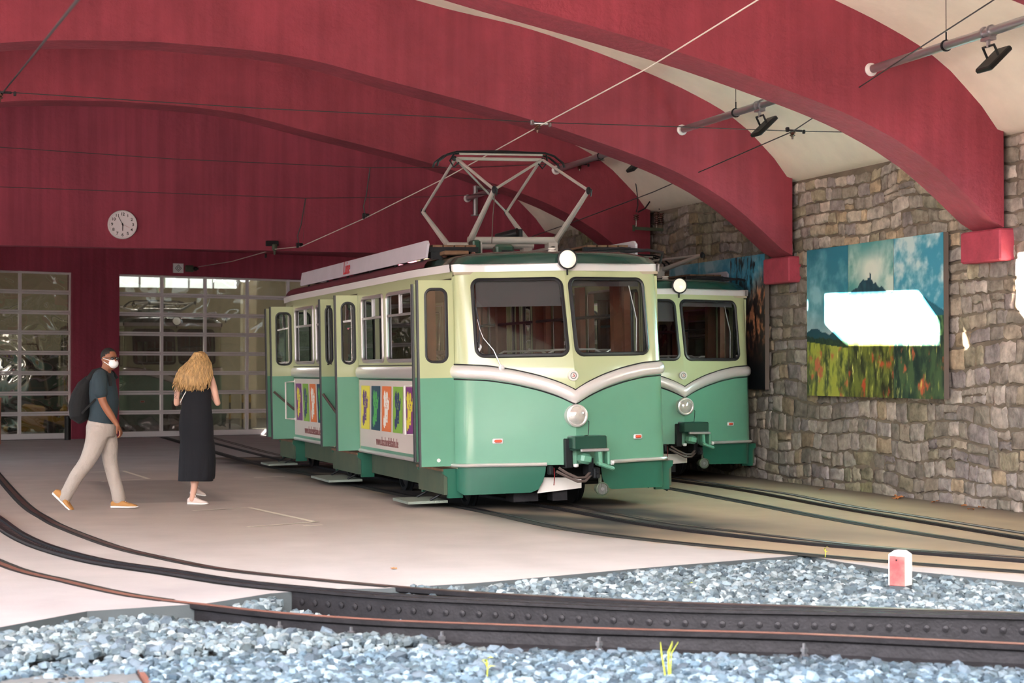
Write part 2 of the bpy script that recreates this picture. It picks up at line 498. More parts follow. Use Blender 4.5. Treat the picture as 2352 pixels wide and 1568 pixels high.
def meshed_text(name, body, size, m, parent, M, xscale=1.0, depth=0.002, bold=0.0):
    cu = bpy.data.curves.new(name, 'FONT'); cu.body = body; cu.size = size; cu.extrude = depth; cu.align_x = 'CENTER'; cu.align_y = 'CENTER'; cu.offset = bold
    t = bpy.data.objects.new('tmp', cu); COL.objects.link(t)
    bpy.context.view_layer.update()
    me = bpy.data.meshes.new_from_object(t.evaluated_get(bpy.context.evaluated_depsgraph_get()))
    COL.objects.unlink(t); bpy.data.objects.remove(t); bpy.data.curves.remove(cu)
    me.name = name
    me.transform(M @ Matrix.Diagonal((xscale, 1, 1, 1)))
    me.materials.clear(); me.materials.append(MATS[m])
    o = bpy.data.objects.new(name, me); COL.objects.link(o)
    if parent is not None: o.parent = parent
    return o
def noise2(x, y, s=0):
    from mathutils import noise
    return noise.noise(Vector((x, y, s * 7.31)))
# ================================================================ THE SETTING
mat('bounce_paving', rgb(222, 208, 196), .9, var=.08)
mat('slope_green', rgb(96, 104, 76), .95, var=.35, vscale=.6, bump=.8, bscale=1.5, bdist=.4)
WX = 11.85            # face of the stone wall
APX = 2.8             # crown line of the vault
RIBT = 0.65
RIBY = [12.81, 18.17, 23.53, 28.89]
BEAMY = 34.2
CEIL = [(-0.1, 6.85), (1.5, 6.8), (2.8, 6.68), (3.8, 6.45), (4.9, 6.28), (6.0, 5.98), (6.9, 5.68), (7.6, 5.40), (8.2, 5.08), (8.55, 4.74), (8.85, 4.36), (9.1, 4.30)]
SOFF = [(-0.1, 5.80), (1.2, 5.76), (2.0, 5.68), (2.9, 5.47), (4.2, 5.20), (5.2, 4.97), (6.2, 4.69), (7.1, 4.41), (8.0, 3.97), (8.5, 3.55), (8.85, 3.26), (8.95, 3.24)]
def zc(x): return interp(CEIL, abs(x - APX))
def zs(x): return interp(SOFF, abs(x - APX))
LX = 2 * APX - WX     # left end of the hall
def spl(tab, t):      # smooth reading of a table
    e = .35
    return (interp(tab, t - e) + 2 * interp(tab, t) + interp(tab, t + e)) / 4 if t > .3 and t < tab[-1][0] - .6 else interp(tab, t)
xs = [LX + (WX - LX) * i / 90 for i in range(91)]

# track lines read off the ground
def G(l): return [on_z(*p) for p in l]
T1n = G([(380, 1004), (487, 1035), (598, 1065), (746, 1095), (845, 1118), (1000, 1150), (1150, 1180), (1300, 1212), (1500, 1239), (1826, 1270), (2100, 1293), (2352, 1312)])
T1r = G([(430, 1004), (484, 1017), (568, 1039), (630, 1054), (760, 1080), (1000, 1122), (1250, 1165), (1500, 1210), (1790, 1245), (2050, 1268), (2352, 1292)])
T1f = G([(480, 1003), (568, 1027), (651, 1047), (900, 1090), (1250, 1150), (1500, 1196), (1700, 1222), (1900, 1245), (2060, 1260), (2352, 1280)])
T2n = [Vector((9.75, 33.8, 0)), Vector((9.72, 28, 0))] + G([(1530, 1119), (1700, 1150), (1900, 1188), (2100, 1222), (2352, 1260)])
T2r = [Vector((10.3, 33.8, 0)), Vector((10.3, 28, 0))] + G([(1530, 1103), (1700, 1127), (1900, 1164), (2100, 1198), (2352, 1240)])
T2f = [Vector((10.85, 33.8, 0)), Vector((10.8, 28, 0))] + G([(1650, 1112), (1800, 1133), (1950, 1162), (2100, 1185), (2352, 1225)])
CA = [Vector((1.05, 43.8, 0)), Vector((1.05, 36, 0))] + G([(0, 1095), (57, 1157), (107, 1191), (153, 1214), (268, 1256), (383, 1283), (517, 1308), (708, 1329), (902, 1347), (1140, 1364), (1378, 1376), (1599, 1386), (1935, 1395), (2351, 1408)])
CR = [Vector((0.45, 43.8, 0)), Vector((0.45, 30, 0)), Vector((0.52, 24, 0))] + G([(0, 1203), (46, 1235), (115, 1264), (230, 1294), (383, 1317), (574, 1346), (899, 1375), (1140, 1387), (1378, 1398), (1599, 1406), (1935, 1412), (2351, 1422)])
CB = [Vector((-0.15, 43.8, 0)), Vector((-0.15, 28, 0)), Vector((0.05, 20, 0))] + G([(0, 1294), (153, 1336), (306, 1369), (459, 1388), (651, 1409), (899, 1426), (1140, 1435), (1378, 1444), (1599, 1450), (1844, 1457), (2351, 1480)])
def ext(P, k=2.5):
    d = (P[-1] - P[-2]).normalized(); return P + [P[-1] + d * k]
T1n, T1r, T1f, T2n, T2r, T2f, CA, CR, CB = [smooth_path(ext(p), .3) for p in (T1n, T1r, T1f, T2n, T2r, T2f, CA, CR, CB)]

# floor slab with the ballast bay cut out of its front
edge = [on_z(*p) for p in [(0, 1440), (200, 1403), (400, 1390), (470, 1386), (622, 1362), (760, 1352), (880, 1351), (1100, 1338), (1500, 1302), (1850, 1274), (1930, 1290), (2040, 1306), (2352, 1337)]]
slab = [(-8, 11.0)] + [(p.x, p.y) for p in edge] + [(10.6, 9.4), (12.1, 9.0), (12.1, 46.9), (LX - .2, 46.9), (-8, 40)]
mbf = MB()
P2 = panel(mbf, slab, [], lambda x, y: (x, y, 0.0), 0.22)
def dist(p, path):
    b = 9
    for q in path:
        d = (p[0] - q.x) ** 2 + (p[1] - q.y) ** 2
        if d < b: b = d
    return math.sqrt(b)
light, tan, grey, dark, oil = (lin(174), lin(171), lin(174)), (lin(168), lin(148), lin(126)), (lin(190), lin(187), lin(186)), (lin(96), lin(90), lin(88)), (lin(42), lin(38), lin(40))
brown = (lin(182), lin(168), lin(160))
def mixc(a, b, t): t = max(0, min(1, t)); return tuple(a[i] + (b[i] - a[i]) * t for i in range(3))
tone = []
T1s = T1r[::2]; T2s = T2r[::2]; CRs = CR[::2]
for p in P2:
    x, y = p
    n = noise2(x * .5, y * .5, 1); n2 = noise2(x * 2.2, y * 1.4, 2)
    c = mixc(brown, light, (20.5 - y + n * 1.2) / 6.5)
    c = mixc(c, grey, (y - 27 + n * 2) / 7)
    if y < 15.5 and x < 4.5: c = mixc(c, (lin(150), lin(146), lin(152)), min(1, (4.5 - x) / 3) * min(1, (15.5 - y) / 2.5) * .8)  # shade painted into the concrete tone at the front left
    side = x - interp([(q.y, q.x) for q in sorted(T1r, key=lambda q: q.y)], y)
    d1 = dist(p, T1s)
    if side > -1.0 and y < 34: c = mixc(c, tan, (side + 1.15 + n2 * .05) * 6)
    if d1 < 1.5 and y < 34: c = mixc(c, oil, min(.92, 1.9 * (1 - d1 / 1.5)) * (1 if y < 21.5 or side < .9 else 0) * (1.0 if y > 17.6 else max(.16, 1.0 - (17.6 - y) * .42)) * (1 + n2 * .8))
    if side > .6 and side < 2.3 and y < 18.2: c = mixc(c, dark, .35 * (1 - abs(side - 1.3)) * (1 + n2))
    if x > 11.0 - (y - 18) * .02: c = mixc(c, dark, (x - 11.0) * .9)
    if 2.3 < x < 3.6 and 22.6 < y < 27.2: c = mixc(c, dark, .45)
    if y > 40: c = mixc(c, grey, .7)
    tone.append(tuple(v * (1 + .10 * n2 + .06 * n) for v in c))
# slab edge skirt
o = len(mbf.v)
rim = [Vector((-8, 11.0, 0))] + edge + [Vector((10.6, 9.4, 0)), Vector((12.1, 9.0, 0))]
for p in rim: mbf.v.append((p.x, p.y, 0)); mbf.v.append((p.x, p.y, -.3)); tone += [(lin(70), lin(76), lin(80))] * 2
for i in range(len(rim) - 1): mbf.f.append((o + 2 * i, o + 2 * i + 1, o + 2 * i + 3, o + 2 * i + 2))
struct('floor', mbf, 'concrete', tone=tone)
g = MB().box(-40, 40, -12, 47, -.5, -.15)
struct('floor_ground', g, 'ground_dirt')

# right hand stone wall: rubble courses standing proud of a mortar bed
mw = MB().box(WX, WX + .5, 9, 47, -.3, 4.36)
wall_right = struct('wall_right', mw, 'mortar')
ms = MB(); st = []
pal = [(150, 140, 132), (132, 124, 120), (158, 148, 142), (122, 114, 110), (144, 132, 118), (164, 155, 150), (132, 124, 104), (128, 120, 124), (152, 132, 108), (116, 110, 102), (140, 134, 134)]
rs = random.Random(3)
z = -.06
while z < 4.3:
    hgt = rs.uniform(.15, .25)
    if z + hgt > 4.22: hgt = 4.32 - z
    y = 9.0 + rs.uniform(0, .2)
    while y < 34.3:
        w = rs.uniform(.17, .46)
        sub = [(z, z + hgt)] if rs.random() > .14 or hgt < .19 else [(z, z + hgt * .5), (z + hgt * .5, z + hgt)]
        for za, zb in sub:
            gp = .012
            wob = lambda yy, zz: (noise2(yy * 1.3, zz * 1.9, 5) * .09, noise2(yy * .9 + 9, zz * 1.3, 6) * .11)
            cs = [(y + gp, za + gp), (y + w - gp, za + gp), (y + w - gp, zb - gp), (y + gp, zb - gp)]
            ring = []
            for i in range(4):
                a, b = cs[i], cs[(i + 1) % 4]
                for t in (0.12, .4, .7, .92):
                    ring.append((a[0] + (b[0] - a[0]) * t, a[1] + (b[1] - a[1]) * t))
            cy, cz = y + w / 2, (za + zb) / 2
            ring = [(p[0] + rs.uniform(-.016, .016), p[1] + rs.uniform(-.016, .016)) for p in ring]
            ring = [(p[0] + wob(p[0], p[1])[0], p[1] + wob(p[0], p[1])[1]) for p in ring]
            cy += wob(cy, cz)[0]; cz += wob(cy, cz)[1]
            pr = rs.uniform(.008, .04); tx, tz = rs.uniform(-.08, .08), rs.uniform(-.08, .08)
            o = len(ms.v); n = 16
            col = rs.choice(pal); k = rs.uniform(1.0, 1.4)
            moss = max(0, noise2(cy * .7, cz * .25, 8) - .12) * 2.2 * (1 if cz > 2.6 or cz < .8 or 23.3 < cy < 25.6 else .4)
            gr = noise2(cy * .35, cz * .35, 9) * .35 + noise2(cy * 1.4, cz * .8, 12) * .25
            col = tuple(v * .68 + m_ * .32 for v, m_ in zip(col, (142, 131, 122)))
            c = tuple(lin(v) * k * (1 + gr) for v in col)
            c = mixc(c, (lin(118), lin(120), lin(62)), min(.5, moss * .7))
            for f, dx in ((1.0, 0.0), (.93, pr * .75), (.55, pr)):
                for p in ring:
                    yy, zz = cy + (p[0] - cy) * f, cz + (p[1] - cz) * f
                    ms.v.append((WX - dx - (0 if f == 1 else (yy - cy) * tx + (zz - cz) * tz) - (0 if f == 1 else rs.uniform(0, .006)), yy, zz)); st.append(c)
            ms.v.append((WX - pr * 1.04, cy, cz)); st.append(c)
            for a in (0, 1):
                for i in range(n): ms.f.append((o + a * n + i, o + (a + 1) * n + i, o + (a + 1) * n + (i + 1) % n, o + a * n + (i + 1) % n))
            for i in range(n): ms.f.append((o + 2 * n + i, o + 3 * n, o + 2 * n + (i + 1) % n))
        y += w
    z += hgt
obj('stonework', ms, 'stone', wall_right, tone=st, ang=60)

# vaulted ceiling between the ribs
mc = MB(); Y0, Y1 = RIBY[0] - 5.2, BEAMY + .1  # unseen front stretch added to dim light on the foreground
nn = len(xs)
for yy in (Y0, Y1):
    for x in xs: mc.v.append((x, yy, spl(CEIL, abs(x - APX))))
    for x in xs: mc.v.append((x, yy, spl(CEIL, abs(x - APX)) + .35))
for i in range(nn - 1):
    mc.f.append((i, i + 1, 2 * nn + i + 1, 2 * nn + i)); mc.f.append((nn + i, 3 * nn + i, 3 * nn + i + 1, nn + i + 1))
    mc.f.append((i, nn + i, nn + i + 1, i + 1)); mc.f.append((2 * nn + i, 2 * nn + i + 1, 3 * nn + i + 1, 3 * nn + i))
struct('ceiling', mc, 'white_vault', ang=60)
# deep red ribs with their corbels
def rib(y0, t, k):
    m = MB(); xr = [LX + .12 + (WX - .24 - LX) * i / 110 for i in range(111)]
    n = len(xr)
    for yy in (y0, y0 + t):
        for x in xr: m.v.append((x, yy, spl(SOFF, abs(x - APX))))
        for x in xr: m.v.append((x, yy, max(spl(CEIL, abs(x - APX)), spl(SOFF, abs(x - APX)) + .02) + .04))
    for i in range(n - 1):
        m.f.append((i, n + i, n + i + 1, i + 1)); m.f.append((2 * n + i, 2 * n + i + 1, 3 * n + i + 1, 3 * n + i)); m.f.append((i, i + 1, 2 * n + i + 1, 2 * n + i))
        m.f.append((n + i, 3 * n + i, 3 * n + i + 1, n + i + 1))
    m.f.append((n - 1, 2 * n - 1, 4 * n - 1, 3 * n - 1)); m.f.append((0, 2 * n, 3 * n, n))
    struct('trim_%d' % k, m, 'red_plaster', ang=50)
    for s, xw in ((1, WX), (-1, LX)):
        x0, x1 = (xw - .19, xw + .05) if s > 0 else (xw - .05, xw + .19)
        c = MB().obox(((x0 + x1) / 2, y0 + .40, 3.05), (x1 - x0, .84, .37), (0, 0, 0), .02)
        struct('trim_%d' % (k + (10 if s > 0 else 20)), c, 'red_corbel', ang=30)
for i, y0 in enumerate(RIBY): rib(y0, RIBT, i + 1)
# the last rib is filled in: the wall with the clock, cut straight above the rear bay
mb = MB(); n = len(xs)
for yy in (BEAMY, BEAMY + .35):
    for x in xs: mb.v.append((x, yy, 3.87))
    for x in xs: mb.v.append((x, yy, spl(CEIL, abs(x - APX)) + .2))
for i in range(n - 1):
    mb.f += [(i, n + i, n + i + 1, i + 1), (2 * n + i, 2 * n + i + 1, 3 * n + i + 1, 3 * n + i), (i, i + 1, 2 * n + i + 1, 2 * n + i), (n + i, 3 * n + i, 3 * n + i + 1, n + i + 1)]
struct('wall_beam', mb, 'red_plaster_wall', ang=50)
# left wall of the hall, piers with wide daylight openings between them
ml = MB()
for y0 in [RIBY[0] - 5.36] + RIBY + [BEAMY]: ml.box(LX - .35, LX, y0 - .2, y0 + .9, -.3, 4.5)
ml.box(LX - .35, LX, 7.2, 47, 3.9, 4.6)
ml.box(LX - .35, LX, 34.2, 47, -.3, 4.6)
ml.box(LX - .35, LX, 7.2, 47, -.3, .5)
struct('wall_left', ml, 'mortar')
# rear bay ceiling
struct('ceiling_rear', MB().box(LX, 12.0, BEAMY + .3, 47.6, 4.55, 4.8), 'red_plaster_wall')

# ---- rear wall with the two big glazed gates; it stands a little askew
BA = math.atan(.30)
BO = Vector((3.28, 44.25, 0))
def bw(s, z, d=0.0):   # along the wall from the pillar, height, depth behind the face
    return BO + Vector((math.cos(BA) * s - math.sin(BA) * d, math.sin(BA) * s + math.cos(BA) * d, z))
def bwhit(px, py):
    r = ray(px, py); nrm = Vector((-math.sin(BA), math.cos(BA), 0))
    t = (BO - EYE).dot(nrm) / r.dot(nrm); p = EYE + r * t
    return (p - BO).dot(Vector((math.cos(BA), math.sin(BA), 0))), p.z
def bbox(m, s0, s1, z0, z1, d0, d1):
    return m.add([bw(s0, z0, d0), bw(s1, z0, d0), bw(s1, z0, d1), bw(s0, z0, d1), bw(s0, z1, d0), bw(s1, z1, d0), bw(s1, z1, d1), bw(s0, z1, d1)],
                 [(0, 3, 2, 1), (4, 5, 6, 7), (0, 1, 5, 4), (1, 2, 6, 5), (2, 3, 7, 6), (3, 0, 4, 7)])
GT = 3.93
PL, PR = 0.0, 1.17
mwb = MB()
bbox(mwb, -11, 9.5, GT, 4.9, -.02, .3)
bbox(mwb, PL, PR, -.2, GT, -.02, .3)
bbox(mwb, -11, -4.9, -.2, GT, -.02, .3)
bbox(mwb, 6.9, 9.5, -.2, GT, -.02, .3)
struct('wall_back', mwb, 'red_plaster_wall')
def gate(name, s0, s1, cols, rows):
    r = empty(name, bw(s0, 0, .12), BA); r['kind'] = 'structure'
    Mi = (Matrix.Translation(bw(s0, 0, .12)) @ Matrix.Rotation(BA, 4, 'Z')).inverted()
    W = s1 - s0; H = GT
    def B(x0, x1, z0, z1, d0=-.03, d1=.03): return MB().box(x0, x1, d0, d1, z0, z1)
    gl = MB(); ns = 1
    gl.box(0.02, W - .02, -.004, .004, .12, H)
    obj('pane', gl, 'gate_glass', r)
    ph = (H - .13) / rows
    for i in range(rows + 1):
        z0 = .13 + ph * i
        f = MB()
        if i == 0: f.box(0, W, -.045, .045, 0.0, .14)
        else:
            f.box(0, W, -.04, .04, z0 - .05, z0 - .004); f.box(0, W, -.045, .045, z0 + .004, z0 + .045)
        obj('rail', f, 'alu_white', r)
    for j in range(cols + 1):
        x = W * j / cols
        obj('mullion', MB().box(max(0, x - .035), min(W, x + .035), -.035, .035, .1, H), 'alu_white', r)
    obj('threshold', MB().box(0, W, -.06, .06, -.01, .012), 'rubber', r)
gate('door_1', -4.9, PL, 4, 8)
s2l = PR
gate('door_2', s2l, 6.9, 5, 8)

# added unseen slope on the right, blocking sky light from the right-hand ribs
def hill(a, b):  # surface of the added unseen slope
    x = 2.0 + a * 36; y = 6.0 - b * 46 - a * 0
    h = -.4 + 17 * min(1, max(0, (x - 2.0 + max(0, -y - 14) * .9) / 9.0)) * (1 if y < 5.5 else .05) + noise2(x * .3, y * .3, 90) * 1.6
    return (x + 3.5 * max(0, (y + 4) / 10), y, h)
struct('slope_sky_block', MB().grid(hill, 44, 44), 'slope_green')

# added unseen pale paving on the left, sunlit to bounce light onto the ribs
struct('floor_bounce', MB().box(-34, -.9, -24, 10.95, -.14, -.03), 'bounce_paving')

# unseen wall added to block light at right; tree line added against sky reflections
struct('wall_light_block', MB().box(7.8, WX + .4, 7.1, 7.5, -.3, 7.2), 'cream_wall')
def added_trees(a, b):
    x = -60 + a * 66; return (x, -44 - 5 * b, -.4 + b * (8.5 + 2.2 * noise2(x * .35, 0, 91) + 1.1 * noise2(x * 1.3, b * 3, 92)))
struct('treeline_sky_block', MB().grid(added_trees, 90, 8), 'slope_green')
# ================================================================ RAILCARS
HW = [(0, 1.28), (.2, 1.30), (.5, 1.30), (1.6, 1.275), (2.8, 1.255), (3.2, 1.25)]
PW = [(0, .34), (.2, .37), (.5, .42), (1.5, .42), (1.75, .40), (2.68, .36), (2.85, .35), (3.2, .34)]
RK = [(0, 0), (1.6, 0), (1.77, .03), (2.68, .22), (2.85, .25), (3.2, .3)]
RC = .17
LEN = 10.6
def front_pt(u, z, out=0.0):
    v = front_raw(u, z, out)
    k = max(0.0, min(1.0, (.22 - v.y) / .36)); return Vector((v.x, v.y + interp(RK, z) * k, v.z))
def front_raw(u, z, out=0.0):
    """u runs round the nose from the centre line; u<0 left, u>0 right"""
    sg = 1 if u >= 0 else -1; a = abs(u)
    w = interp(HW, z); p = interp(PW, z); fl = w - RC
    if a <= fl:
        t = a / w; y = -p * (1 - t ** 1.12); x = a
        sl = p * 1.12 * max(t, .001) ** .12 / w
        n = Vector((-(-sl), -1.0)).normalized()
        return Vector((sg * (x + n.x * out), y + n.y * out, z))
    th = (a - fl) / RC
    th = min(th, math.pi / 2 + .001)
    t0 = fl / w; y0 = -p * (1 - t0 ** 1.12)
    yend = .16
    k = (yend - y0) / RC
    x = fl + (RC + out) * math.sin(th); y = y0 + RC * k * (1 - math.cos(th)) - out * math.cos(th)
    return Vector((sg * x, y, z))
UM = lambda z: interp(HW, z) - RC + RC * math.pi / 2
SX = 1.385
def side_x(y):
    if y < 1.35: return 1.275 + (SX - 1.275) * max(0, (y - .16)) / 1.19
    if y > 9.25: return 1.275 + (SX - 1.275) * max(0, (LEN - .16 - y)) / 1.19
    return SX
BELT = [(0, 1.375), (.125, 1.46), (.3, 1.545), (.52, 1.62), (.74, 1.67), (1, 1.69), (2, 1.70)]
def zbelt(u): return interp(BELT, abs(u) / 1.29) 
def zbs(u):
    e = .07; a = abs(u)
    return (zbelt(max(0, a - e)) + 2 * zbelt(a) + zbelt(a + e)) / 4 if a > e else zbelt(a)
ZT = 2.785
DOORS = [(.2, 1.3), (4.6, 6.2), (9.3, 10.4)]
SEGS = [(1.33, 4.55), (6.25, 9.27)]
WINS = {0: [(1.57, 2.86), (3.10, 4.28)], 1: [(6.45, 7.35), (7.60, 9.02)]}
def build_car(root, opened, panto_up, wipers=True):
    P = lambda name, mb, m, par=None, **k: obj(name, mb, m, par or root, **k)
    # ---- ends
    for end in (0, 1):
        T = (lambda v: v) if end == 0 else (lambda v: Vector((-v.x, LEN - v.y, v.z)))
        mc, mg, mk = MB(), MB(), MB()
        for sg in (-1, 1):
            um = UM(2)
            top = [(sg * um * (1 - i / 14), ZT) for i in range(15)]
            bot = [(sg * um * i / 20, zbs(um * i / 20) - .07) for i in range(21)]
            outer = bot + top
            win = [(sg * a, b) for a, b in rr(.05, 1.06, 1.79, 2.68, .09)]
            panel(mc, outer, [win], lambda a, b: T(front_pt(a if abs(a) > 1e-6 else sg * 1e-6, b)), .07, flip=(sg < 0))
            outer = [(sg * um * i / 20, zbs(um * i / 20) - .07) for i in range(21)] + [(sg * um, .53), (0, .53)]
            panel(mg, outer, [], lambda a, b: T(front_pt(a if abs(a) > 1e-6 else sg * 1e-6, b)), .09, flip=(sg > 0))
            outer = [(sg * .34, .54), (sg * .345, .45), (sg * .37, .34), (sg * .42, .25), (sg * .50, .215), (sg * (um - .12), .2), (sg * um, .25), (sg * um, .54)]
            mk = MB(); panel(mk, outer, [], lambda a, b: T(front_pt(a, b, -.015)), .07, flip=(sg > 0)); P('apron', mk, 'green_skirt')
        P('upper_body', mc, 'cream'); P('lower_body', mg, 'green')
        for sg in (-1, 1):
            w = rr(.05, 1.06, 1.79, 2.68, .09, 6)
            gk = MB().tube([T(front_pt(sg * a, b, .006)) for a, b in dens(w, .1)], (.020, .026), n=6, closed=True)
            ws = P('windscreen', panel_glass(w, sg, T), 'tram_glass')
            P('gasket', gk, 'rubber', ws)
        # belt moulding sweeping down to a point on the nose
        for dz, r, nm, mt in ((0.0, .062, 'belt_moulding', 'chrome'),):
            m = MB()
            us = [-UM(1.6) + 2 * UM(1.6) * i / 80 for i in range(81)]
            prof = [(-.074, .0), (-.066, .022), (-.04, .042), (0, .05), (.04, .042), (.066, .022), (.074, 0)]
            vs = []
            for u in us:
                z0 = zbs(u) - .07
                du = .02; sl = (zbs(abs(u) + du) - zbs(max(0, abs(u) - du))) / (2 * du); ca = math.sqrt(1 + sl * sl)
                for a, b in prof: vs.append(T(front_pt(u if abs(u) > 1e-6 else 1e-6, z0 + a * ca, b + .004)))
            k = len(prof)
            m.add(vs, [(i * k + j, (i + 1) * k + j, (i + 1) * k + j + 1, i * k + j + 1) for i in range(80) for j in range(k - 1)])
            bm_ = P(nm, m, 'belt_alu')
            for off in (.080, -.086):
                t = MB().tube([T(front_pt(u if abs(u) > 1e-6 else 1e-6, zbs(u) - .07 + off * 1.03, .004)) for u in us], (.007, .009), n=6)
                P('rubber_line', t, 'rubber', bm_)
        for s0, s1 in ((-UM(.54), -.33), (.33, UM(.54))):
            t = MB().tube([T(front_pt(s0 + (s1 - s0) * i / 30, .54, .012)) for i in range(31)], (.022, .032), n=8, flat=(0, 0, 1))
            P('bumper_moulding', t, 'chrome')
        # gutter band over the windows and the domed roof end
        t = MB(); us = [-UM(2.8) + 2 * UM(2.8) * i / 60 for i in range(61)]
        prof = [(2.775, .0), (2.77, .022), (2.86, .03), (2.865, 0)]
        t.add([T(front_pt(u, z_, o_)) for u in us for z_, o_ in prof], [(i * 4 + j, (i + 1) * 4 + j, (i + 1) * 4 + j + 1, i * 4 + j + 1) for i in range(60) for j in range(3)])
        P('gutter_band', t, 'alu_white')
        # lamps
        c = T(front_pt(0.0001, 2.90, .10)); ax = T(Vector((0, -1, 0))) - T(Vector((0, 0, 0)))
        l = P('marker_lamp', MB().lathe([(.05, -.12), (.09, -.10), (.118, -.02), (.122, .02), (.108, .028), (.1, .012)], c, ax, 28), 'rubber')
        P('lamp_glass', MB().lathe([(.104, .0), (.104, .018), (.09, .030), (.05, .042), (.0, .046)], c, ax, 24), 'lamp_glass', l)
        P('lamp_bracket', MB().tube([c + Vector((0, 0, -.1)), T(front_pt(.02, 2.76, .03)), T(front_pt(.03, 2.72, .01))], .012), 'rubber', l)
        c = T(front_pt(0.0001, 1.09, .0))
        l = P('headlamp', MB().lathe([(.13, -.05), (.133, .03), (.128, .055), (.112, .062), (.104, .05)], c, ax, 32), 'chrome')
        P('lamp_glass', MB().lathe([(.108, .035), (.106, .052), (.07, .075), (.03, .088), (.0, .09)], c, ax, 28), 'glass_lens', l)
        for sg in (-1, 1):
            c = T(front_pt(sg * .86, .815, .008))
            l = P('indicator_lamp', MB().obox(c, (.125, .03, .06), (0, 0, (sg * .30) * (1 if end == 0 else 1)), .012), 'alu_white')
            P('lens', MB().obox(c + (T(Vector((0, -.012, 0))) - T(Vector((0, 0, 0)))), (.09, .03, .034), (0, 0, sg * .30), .01), 'orange_lens', l)
        # round badge with a ringed dragon mark
        c = T(front_pt(-.02, 1.55, .024)); cc = c
        b = P('badge', MB().lathe([(.06, -.03), (.06, .004), (.0, .0045)], c, ax, 28), 'white_paint')
        ring = MB()
        for k in range(24):
            a = 2 * math.pi * k / 24
            p = c + ax * .006 + Vector((math.cos(a) * .036, 0, math.sin(a) * .036))
            ring.obox(p, (.005, .003, .007), (0, -a + math.pi / 2, 0))
        ring.tube([c + ax * .0055 + Vector((math.cos(a * .3) * .031, 0, math.sin(a * .3) * .031)) for a in range(21)], .0015, n=4, closed=True)
        P('badge_ring', ring, 'sign_blue', b)
        dr = MB().tube([c + ax * .006 + Vector((x_, 0, z_)) for x_, z_ in ((.016, .018), (.004, .020), (-.004, .012), (.004, .004), (.014, .0), (.01, -.01), (-.002, -.012), (-.012, -.006), (-.018, -.016))], [.002, .004, .003, .0045, .005, .004, .0045, .003, .001], n=5)
        P('badge_mark', dr, 'red_text', b)
        # wiper
        if end == 0:
            q = [front_pt(-.80, 1.66, .03), front_pt(-.87, 1.86, .05), front_pt(-.97, 2.0, .05), front_pt(-1.0, 2.10, .05), front_pt(-1.02, 2.22, .045)]
            wp = P('wiper', MB().tube(q, [.009, .006, .005, .004, .003], n=6), 'alu')
            P('wiper_blade', MB().tube([front_pt(-1.03, 1.90, .035), front_pt(-1.0, 2.12, .03), front_pt(-1.03, 2.36, .03)], (.006, .014), n=6), 'rubber', wp)
            P('pivot', MB().lathe([(.034, 0), (.034, .012), (.016, .02), (.014, .05), (0, .052)], front_pt(-.80, 1.655, .03), (0, -1, 0), 16), 'alu_white', wp)
            q = [front_pt(.93, 1.82, -.05), front_pt(.97, 2.2, -.05), front_pt(.90, 2.6, -.05)]
            P('wiper', MB().tube(q, [.009, .008, .006], n=6), 'alu')
        # coupler
        if end == 0:
            co = P('coupler', MB().obox((.10, -.50, .785), (.40, .26, .15), (0, 0, 0), .012).obox((.10, -.46, .71), (.38, .22, .03)), 'green_dark')
            P('coupler_lip', MB().obox((.135, -.66, .70), (.34, .05, .035), (0, 0, 0), .008), 'alu', co)
            P('coupler_rod', MB().tube([(.07, -.5, .86), (.115, -.5, .865), (.125, -.5, .93), (.13, -.5, 1.02), (.12, -.5, 1.03)], .005, n=5), 'black_metal', co)
            P('coupler_horn', MB().obox((.05, -.55, .60), (.14, .16, .12), (0, .2, .1), .03).obox((.21, -.58, .61), (.05, .16, .20), (0, -.06, 0), .015).obox((.31, -.58, .61), (.035, .16, .18), (0, 0, 0), .012).obox((.27, -.64, .515), (.20, .12, .045), (.1, .35, 0), .015), 'green', co)
            P('coupler_bolt', MB().lathe([(.03, 0), (.03, .03), (.015, .04)], (-.06, -.56, .545), (0, 0, -1), 10).lathe([(.026, 0), (.026, .03)], (.33, -.66, .55), (1, 0, 0), 10), 'alu_white', co)
            P('coupler_frame', MB().obox((-.10, -.30, .66), (.09, .30, .34), (0, 0, 0), .01).obox((.1, -.22, .56), (.5, .2, .08)).obox((.16, -.36, .5), (.06, .2, .2)), 'black_metal', co)
            for k, (z0, dx) in enumerate(((.50, 0), (.46, -.03))):
                P('brake_hose', MB().tube([(-.22 + dx, -.42, z0), (-.14, -.46, z0 - .06), (-.02, -.5, z0 - .12 + k * -.0), (.08, -.48, z0 - .12), (.16, -.44, z0 - .06), (.19, -.42, z0)], .017, n=8), 'hose')
            P('valve_block', MB().obox((.20, -.52, .43), (.07, .07, .12), (0, 0, 0), .01).lathe([(.022, 0), (.022, .02)], (.20, -.56, .45), (0, -1, 0), 12).lathe([(.022, 0), (.022, .02)], (.20, -.56, .40), (0, -1, 0), 12), 'black_metal')
            h = P('horn', MB().lathe([(.05, -.12), (.06, -.02), (.078, 0), (.078, .03), (.066, .034), (.062, .022)], (.27, -.5, .245), (0, -1, 0), 24).tube([(.27, -.45, .3), (.28, -.42, .4)], .02), 'green_frame')
            gr = MB()
            for k in range(-5, 6):
                ww = math.sqrt(max(.0001, .062 ** 2 - (k * .011) ** 2)); gr.obox((.27 + k * .011, -.527, .245), (.004, .004, 2 * ww))
            gr.lathe([(.02, 0), (.02, .004)], (.27, -.526, .245), (0, -1, 0), 12)
            P('grille', gr, 'galv', h)
            P('rail_guard', MB().prism([(-.40, .20), (.14, .24), (.14, .36), (-.33, .38)], lambda a, b, d: (a, -.18 + d, b + .0), 0, .02), 'white_paint')
